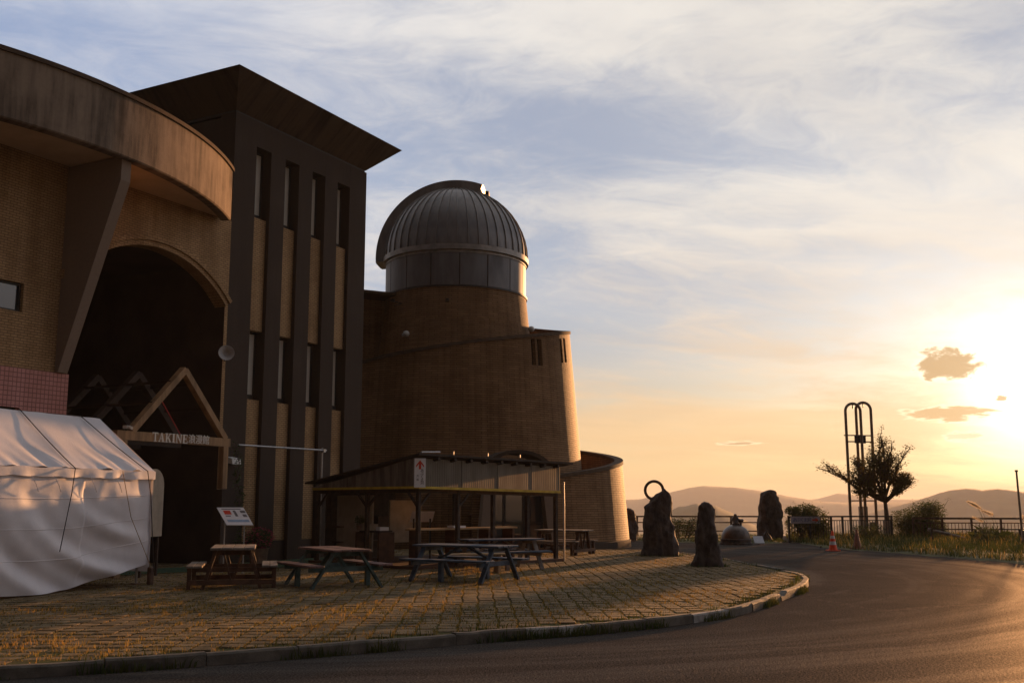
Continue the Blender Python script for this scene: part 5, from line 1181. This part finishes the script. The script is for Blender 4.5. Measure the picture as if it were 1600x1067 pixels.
MB().box((.66, 0, .16), (1.27, .012, .30)).build('panel', M_['banner'], bn_)
for i, ch in enumerate('あぶくま洞'): text_part('character', ch, .20, M_['blue_ink'], bn_, frame_matrix((1, 0, 0), (0, 0, 1), (.20+i*.155, -.009, .155)), .003)
MB().prism([(.96, .12), (1.10, .12), (1.10, .06), (1.24, .16), (1.10, .26), (1.10, .20), (.96, .20)], 1, -.011, -.0075).build('arrow', M_['red'], bn_)
# bell monument: two tall interlocking arches of pipe
def arch_monument():
    g = thing('bell_monument', 'tall monument of two interlocking pipe arches with crossbars', 'monument', (16.72, 50.0, -.12))
    for dx, dy, zt in ((-.29, -.10, 6.45), (.29, .12, 6.52)):
        r = .36; pts = [(dx-r, dy, -.05), (dx-r, dy, zt-r)]+[(dx-r*math.cos(R(a)), dy, zt-r+r*math.sin(R(a))) for a in range(15, 180, 15)]+[(dx+r, dy, zt-r), (dx+r, dy, -.05)]
        MB().tube(pts, .068, 12).build('arch', M_['gate'], g, True, 50)
        MB().tube([(dx, dy, zt), (dx, dy, zt-.25)], .03, 8).build('bell_hook', M_['gate'], g)
        for z in (4.92, 4.62, 1.82): MB().tube([(dx-r-(.12 if z > 4.9 else 0), dy, z), (dx+r, dy, z)], .03, 8).build('crossbar', M_['gate'], g)
        MB().box((dx+(.12 if dx < 0 else -.12), dy-.09, 4.72), (.26, .12, .36), bev=.02).build('speaker_box', M_['black'], g)
    for x in (-.07, .07): MB().box((x*1.6, .02, .75), (.15, .2, 1.6)).build('pillar', M_['gate'], g)
    MB().box((.32, -.35, .38), (.22, .22, .9), bev=.02).build('stone_post', M_['kerb'], g); MB().box((.0, 0, .05), (1.5, .6, .2), bev=.02).build('footing', M_['kerb'], g)
    return g
arch_monument()
def cone(loc, label, m, bands):
    t = thing('traffic_cone', label, 'traffic cone', loc, .3)
    MB().box((0, 0, .02), (.38, .38, .04), bev=.01).build('base', M_[m], t)
    MB().lathe([(.15, .04), (.035, .70), (.03, .715), (0, .715)], n=20).build('body', M_[m], t, True, 40)
    for z0, z1 in bands: MB().lathe([(.15-.115*(z0-.04)/.66+.004, z0), (.15-.115*(z1-.04)/.66+.004, z1)], n=20).build('band', M_['cone_band'], t, True)
cone((11.55, 38.0, ROAD_Z+.002), 'bright orange traffic cone with grey bands at the road edge', 'cone', ((.22, .34), (.44, .54)))
cone((12.72, 38.9, -.08), 'faded dull cone standing in the verge grass', 'cone_old', ())
lp = thing('utility_pole', 'slender leaning steel pole beside the road', 'pole', (19.85, 41.0, -.12)); MB().tube([(0, 0, -.1), (-.02, 0, 1.4), (-.05, 0, 2.92)], [.045, .042, .036], 10).build('shaft', M_['gate'], lp, True, 50); MB().box((-.05, 0, 2.95), (.09, .09, .07)).build('cap', M_['gate'], lp)
MB().box((.0, -.1, .3), (.14, .10, .7)).build('stub', M_['gate'], lp)

# ------------------------------------------------------------------ tree, shrubs
def tree():
    t = thing('cherry_tree', 'small broad tree with thin autumn leaves beside the bell monument', 'tree', (17.55, 49.2, -.1)); r = random.Random(21)
    wood = MB(); leaves = MB(); tips = []
    def grow(p, d, L, rad, depth):
        pts = [p]; q = p.copy(); n = 6
        for i in range(n):
            d = (d+Vector((r.gauss(0, .12), r.gauss(0, .12), r.gauss(.03, .09)))).normalized(); q = q+d*(L/n); pts.append(q.copy())
        wood.tube(pts, [rad*(1-.5*i/n) for i in range(n+1)], 7 if depth < 2 else 4, cap=depth == 0)
        if depth >= 2:
            for pt_ in pts[1:]:
                for _ in range(5 if depth == 2 else 7): tips.append(pt_+Vector((r.gauss(0, .09), r.gauss(0, .09), r.gauss(0, .08))))
        if depth in (1, 2):
            for i in range(8 if depth == 1 else 5):
                a = r.uniform(0, 6.28); sp_ = r.uniform(.35, .9)
                nd = (d*.8+Vector((math.cos(a)*sp_, math.sin(a)*sp_, r.uniform(-.15, .55)))).normalized()
                grow(pts[r.randint(2, n)].copy(), nd, L*r.uniform(.34, .62), rad*.5, depth+1)
    grow(Vector((0, 0, 0)), Vector((-.02, 0, 1)), 2.0, .15, 0)
    for k, (dx, dz, L) in enumerate(((-.95, .38, 2.2), (-.95, .12, 1.9), (-.8, .9, 1.75), (-.4, 1.0, 1.75), (.06, 1.0, 2.05), (.35, 1.0, 1.6), (.7, .8, 1.15), (.8, .25, .95), (-.6, .5, 1.4), (.3, .5, 1.1), (-.2, .8, 1.6), (-.75, -.02, 1.1))):
        grow(Vector((-.02, 0, 1.75+.22*(k % 3)*.6)), Vector((dx, r.uniform(-.6, .6), dz)).normalized(), L, .075, 1)
    wood.build('trunk', M_['bark'], t, True, 60)
    MB().tube([(0, 0, .02), (0, 0, .55), (0.005, 0, .88)], [.185, .175, .165], 14).build('trunk_wrap', M_['wrap'], t, True, 50)
    for p in tips:
        q = Matrix.Rotation(r.random()*6.3, 3, 'Z')@Matrix.Rotation(r.uniform(-1.3, 1.3), 3, 'X'); L = r.uniform(.045, .115); w = L*.5
        leaves.add([p+q@Vector(v) for v in ((-L/2, 0, 0), (0, -w/2, .1*L), (L/2, 0, 0), (0, w/2, .1*L))], [(0, 1, 2, 3)])
    leaves.build('crown', M_['leaf'], t); print('tree leaves', len(tips))
tree()
def shrub(name, label, loc, blobs, n, s, m, seed, twigs=14, h=1.5):
    t = thing(name, label, 'shrub', loc); r = random.Random(seed); lm = MB(); st = MB()
    for (x, y, z, rad, sq) in blobs:
        k = int(n*rad*rad)
        for _ in range(k):
            d = Vector((r.gauss(0, 1), r.gauss(0, 1), r.gauss(0, 1))).normalized()*rad*(r.random()**.4)*(1+.30*noise.noise(Vector((x*3+_*.13, y, seed))))
            p = Vector((x+d.x, y+d.y, z+d.z*sq)); 
            if p.z < .02: continue
            q = Matrix.Rotation(r.random()*6.3, 3, 'Z')@Matrix.Rotation(r.uniform(-1.3, 1.3), 3, 'X'); L = s*r.uniform(.6, 1.4); w = L*.45
            lm.add([p+q@Vector(v) for v in ((-L/2, 0, 0), (0, -w/2, .1*L), (L/2, 0, 0), (0, w/2, .1*L))], [(0, 1, 2, 3)])
    for _ in range(twigs):
        b = r.choice(blobs); a = Vector((r.gauss(0, .12)+b[0]*.4, r.gauss(0, .1)+b[1]*.4, -.05)); e = Vector((b[0]+r.gauss(0, .4)*b[3], b[1]+r.gauss(0, .4)*b[3], b[2]+b[3]*b[4]*r.uniform(.3, 1.05))); mid = (a+e)/2+Vector((r.gauss(0, .08), r.gauss(0, .08), .12))
        st.tube([a, mid, e], [.022, .014, .006], 5)
        for _k in range(10):
            p = e+Vector((r.gauss(0, .09), r.gauss(0, .09), r.gauss(0, .07))); q = Matrix.Rotation(r.random()*6.3, 3, 'Z'); L = s
            lm.add([p+q@Vector(v) for v in ((-L/2, 0, 0), (0, -L*.22, .02), (L/2, 0, 0), (0, L*.22, .02))], [(0, 1, 2, 3)])
    st.build('stems', M_['bark'], t); lm.build('foliage', M_[m], t)
shrub('shrub', 'bushy green shrub growing through the banner fence', (13.1, 46.5, -.1), [(-.45, 0, .75, .62, .9), (.25, 0, .85, .72, .95), (-.1, .1, 1.25, .55, .8), (.55, 0, .5, .5, .8), (-.7, 0, 1.35, .35, .6)], 8000, .08, 'bush', 31, 26)
shrub('shrub', 'large rounded shrub right of the tree with feathery top', (18.95, 49.3, -.1), [(-.6, 0, .75, .75, .9), (.3, 0, .95, .85, .95), (.75, 0, 1.25, .65, .9), (0, 0, .45, .9, .7), (1.0, .1, .5, .5, .8)], 7000, .08, 'bush', 32, 30)
shrub('shrub', 'low dark shrub at the foot of the bell monument', (15.7, 47.0, -.1), [(-.2, 0, .35, .45, .9), (.5, 0, .35, .5, .9)], 6500, .07, 'bush', 33, 10)
shrub('shrub', 'flowering shrub with yellow tips behind the smaller standing stone', (7.6, 48.6, -.1), [(-.7, 0, .5, .6, .8), (.1, 0, .55, .62, .8), (.9, 0, .55, .6, .85)], 6000, .07, 'green', 34, 22)
shrub('shrub', 'scrubby bush in the tall grass by the guard pipe', (19.3, 43.3, -.1), [(0, 0, .35, .42, .9), (.3, 0, .5, .3, .9)], 2400, .07, 'bush', 35, 8)
lg = thing('log', 'pale timber pole lying on the grassy bank', 'log', (18.6, 45.2, .05), 0); MB().tube([(-.75, 0, .42), (0, -.1, .24), (.75, -.2, .03)], .07, 10).build('shaft', M_['grey_wood'], lg, True, 50)

# ------------------------------------------------------------------ grass
def blades(name, pts, m, hmin, hmax, w, label, lean=.5, parent=None, seed=1, curl=.5):
    r = random.Random(seed); mb = MB(); V, Fc = mb.v, mb.f
    for (x, y, z, k) in pts:
        h = r.uniform(hmin, hmax)*k; a = r.random()*6.283; l = r.random()*lean*h; ww = w*r.uniform(.6, 1.3)
        dx, dy = math.cos(a)*l, math.sin(a)*l; b = r.random()*6.283; px, py = math.cos(b)*ww/2, math.sin(b)*ww/2; i = len(V)
        V += [(x-px, y-py, z-.01), (x+px, y+py, z-.01), (x+px*.7+dx*.35, y+py*.7+dy*.35, z+h*.6), (x-px*.7+dx*.35, y-py*.7+dy*.35, z+h*.6), (x+dx, y+dy, z+h*(1-.25*curl*lean))]
        Fc += [(i, i+1, i+2, i+3), (i+3, i+2, i+4)]
    o = mb.build(name, M_[m], parent); return tag(o, label, None, kind='stuff')
r = random.Random(5); pts = []
for i in range(30000):                                      # dry tufts in the paving joints: thick near the tent and kerb, thin elsewhere
    x, y = r.uniform(-11, 6.3), r.uniform(9.2, 30)
    if abs(x) > y*.52+.3 or not inside(x, y, PAVE_POLY): continue
    dn = fbm(x*1.0+4, y*1.0, .55, 4)+.55*max(0, 1-abs(x+3.5)/5)+.3*max(0, (16-y)/6)
    if r.random() > (dn-.05)*.9: continue
    xx = x+0.035*(y-20); fx = (xx/BX) % 1.0; fy = (y/BY) % 1.0
    if r.random() < .8:
        if r.random() < .5: x += (0.5-fx)*BX if abs(fx-.5) < .5 else 0
        else: y += (0.5-fy)*BY
    cl = r.choice((.5, .7, 1.0)) if dn < .75 else r.uniform(.7, 1.5)
    for _ in range(3): pts.append((x+r.gauss(0, .018), y+r.gauss(0, .018), -.01, cl))
print('joint grass', len(pts))
blades('joint_grass', pts, 'dry', .02, .075, .008, 'dry golden grass tufts growing between the paving blocks', .9, seed=2)
pa, pb = [], []
for (dist, x, y) in cells:                                  # low grass filling the gaps of the turf blocks
    if abs(x) > y*.52+.4: continue
    gf = fbm(x+9, y, .5, 4)+.25*math.tanh((x-1.5)/3); hk = max(.35, 1+.9*fbm(x, y+30, .8, 3))
    for _ in range(17 if y < 22 else 10):
        if r.random() < .80: q = (x+r.uniform(-.135, .135), y+(BY/2)*r.choice((-1, 1))+r.uniform(-.04, .04))
        else: q = (x+(BX/2)*r.choice((-1, 1))+r.gauss(0, .010), y+r.uniform(-.14, .14))
        (pb if r.random() < .45+.8*gf else pa).append((q[0], q[1], -.012, hk))
print('turf', len(pa), len(pb))
blades('dry_turf', pa, 'joint_dry', .018, .05, .014, 'short dry grass in the gaps of the turf blocks', 1.0, seed=12)
blades('green_turf', pb, 'joint_green', .015, .045, .014, 'short green grass in the gaps of the turf blocks', 1.0, seed=13)
pts = []
for i in range(17000):                                       # green weeds along the kerb foot
    s_ = r.random()*KL; p, t_ = arc_at(KC, s_); 
    if fbm(s_*1.0, 3.0, .9, 3)+.15 < r.random()*.75: continue
    nrm = Vector((-t_.y, t_.x, 0)); q = p-nrm*abs(r.gauss(.03, .035)); pts.append((q.x, q.y, ROAD_Z, r.choice((.5, .8, 1.0, 1.3))))
for i in range(1500):
    s_ = r.random()*KL; p, t_ = arc_at(KC, s_); nrm = Vector((-t_.y, t_.x, 0)); q = p+nrm*r.uniform(.15, .25)
    if fbm(s_, 7.0, .8, 3) > -.05: pts.append((q.x, q.y, -.01, r.uniform(.5, 1.1)))
for (sx, sy, sr) in ((4.5, 32, .62), (4.9, 26.5, .45)):
    for i in range(420):
        a = r.random()*6.283; q = sr*r.uniform(.85, 1.25); pts.append((sx+q*math.cos(a), sy+q*.75*math.sin(a), -.01, r.uniform(.4, 1.0)))
blades('kerb_weeds', pts, 'green', .04, .15, .012, 'green weeds along the foot of the kerb', .8, seed=3)
pts = []; pd = []
for i in range(90000):
    x, y = r.uniform(11.5, 31), r.uniform(14, 53)
    if x > y*.52+1.5 or not inside(x, y, VERGE_R): continue
    e_ = min(1, max(.25, (x-11.8-(38-y)*.2)/3)); k = (.45+.55*e_)*(1+.5*fbm(x, y, .5, 3)); z = ROAD_Z+.07+.06*fbm(x+1, y, .7)
    (pd if r.random() < .09+.22*fbm(x, y, .3) else pts).append((x, y, z, max(.2, k)))
for i in range(9000):
    x, y = r.uniform(3, 13), r.uniform(44.8, 54)
    if inside(x, y, VERGE_F): pts.append((x, y, ROAD_Z+.06, .45))
blades('verge_grass', pts, 'green', .08, .36, .022, 'rough green grass on the bank and lawn', .7, seed=4)
blades('dry_verge_grass', pd, 'dry', .15, .48, .012, 'tall dry grass stems mixed into the bank', .6, seed=6)
def pampas(loc, n, label, seed, h=1.6):
    t = thing('pampas_grass', label, 'plant', loc, 0, 'pampas grass by the railing'); r = random.Random(seed); st = MB(); pl = MB()
    for i in range(n):
        a = Vector((r.gauss(0, .10), r.gauss(0, .08), -.05)); e = a+Vector((-r.uniform(.15, .6), r.gauss(0, .1), h*r.uniform(.85, 1.1))); st.tube([a, (a+e)/2+Vector((.05, 0, .08)), e], [.008, .006, .004], 4)
        d = Vector((-.75, 0, .45)).normalized()
        for k in range(520):
            s_ = r.random(); p = e+d*(s_*.42)-Vector((0, 0, .06*s_*s_)); o_ = Vector((r.gauss(0, 1), r.gauss(0, 1), r.gauss(0, 1)))*.035*(1-.6*s_)
            L = d*r.uniform(.05, .10)+o_; w = Vector((r.gauss(0, 1), r.gauss(0, 1), r.gauss(0, 1))).normalized()*.006
            pl.add([p-w, p+w, p+L+o_], [(0, 1, 2)])
    for _ in range(36):
        a = Vector((r.gauss(0, .12), r.gauss(0, .12), 0)); l = Vector((r.gauss(0, .3), r.gauss(0, .3), r.uniform(.15, .9)*h*.6)); w = Vector((.008, .004, 0)); st.add([a-w, a+w, a+l*.6+w+Vector((0, 0, .15)), a+l], [(0, 1, 2, 3)])
    st.build('stalks', M_['green'], t); pl.build('plumes', M_['plume'], t)
for i, (x, y, n, h) in enumerate(((21.1, 46.4, 3, 1.45), (21.7, 46.8, 2, 1.2), (23.0, 45.9, 2, .95), (24.6, 45.0, 3, 1.2), (20.2, 44.6, 1, 1.0))):
    pampas((x, y, -.08), n, 'backlit cream pampas plumes in front of the brown picket railing', 50+i, h)
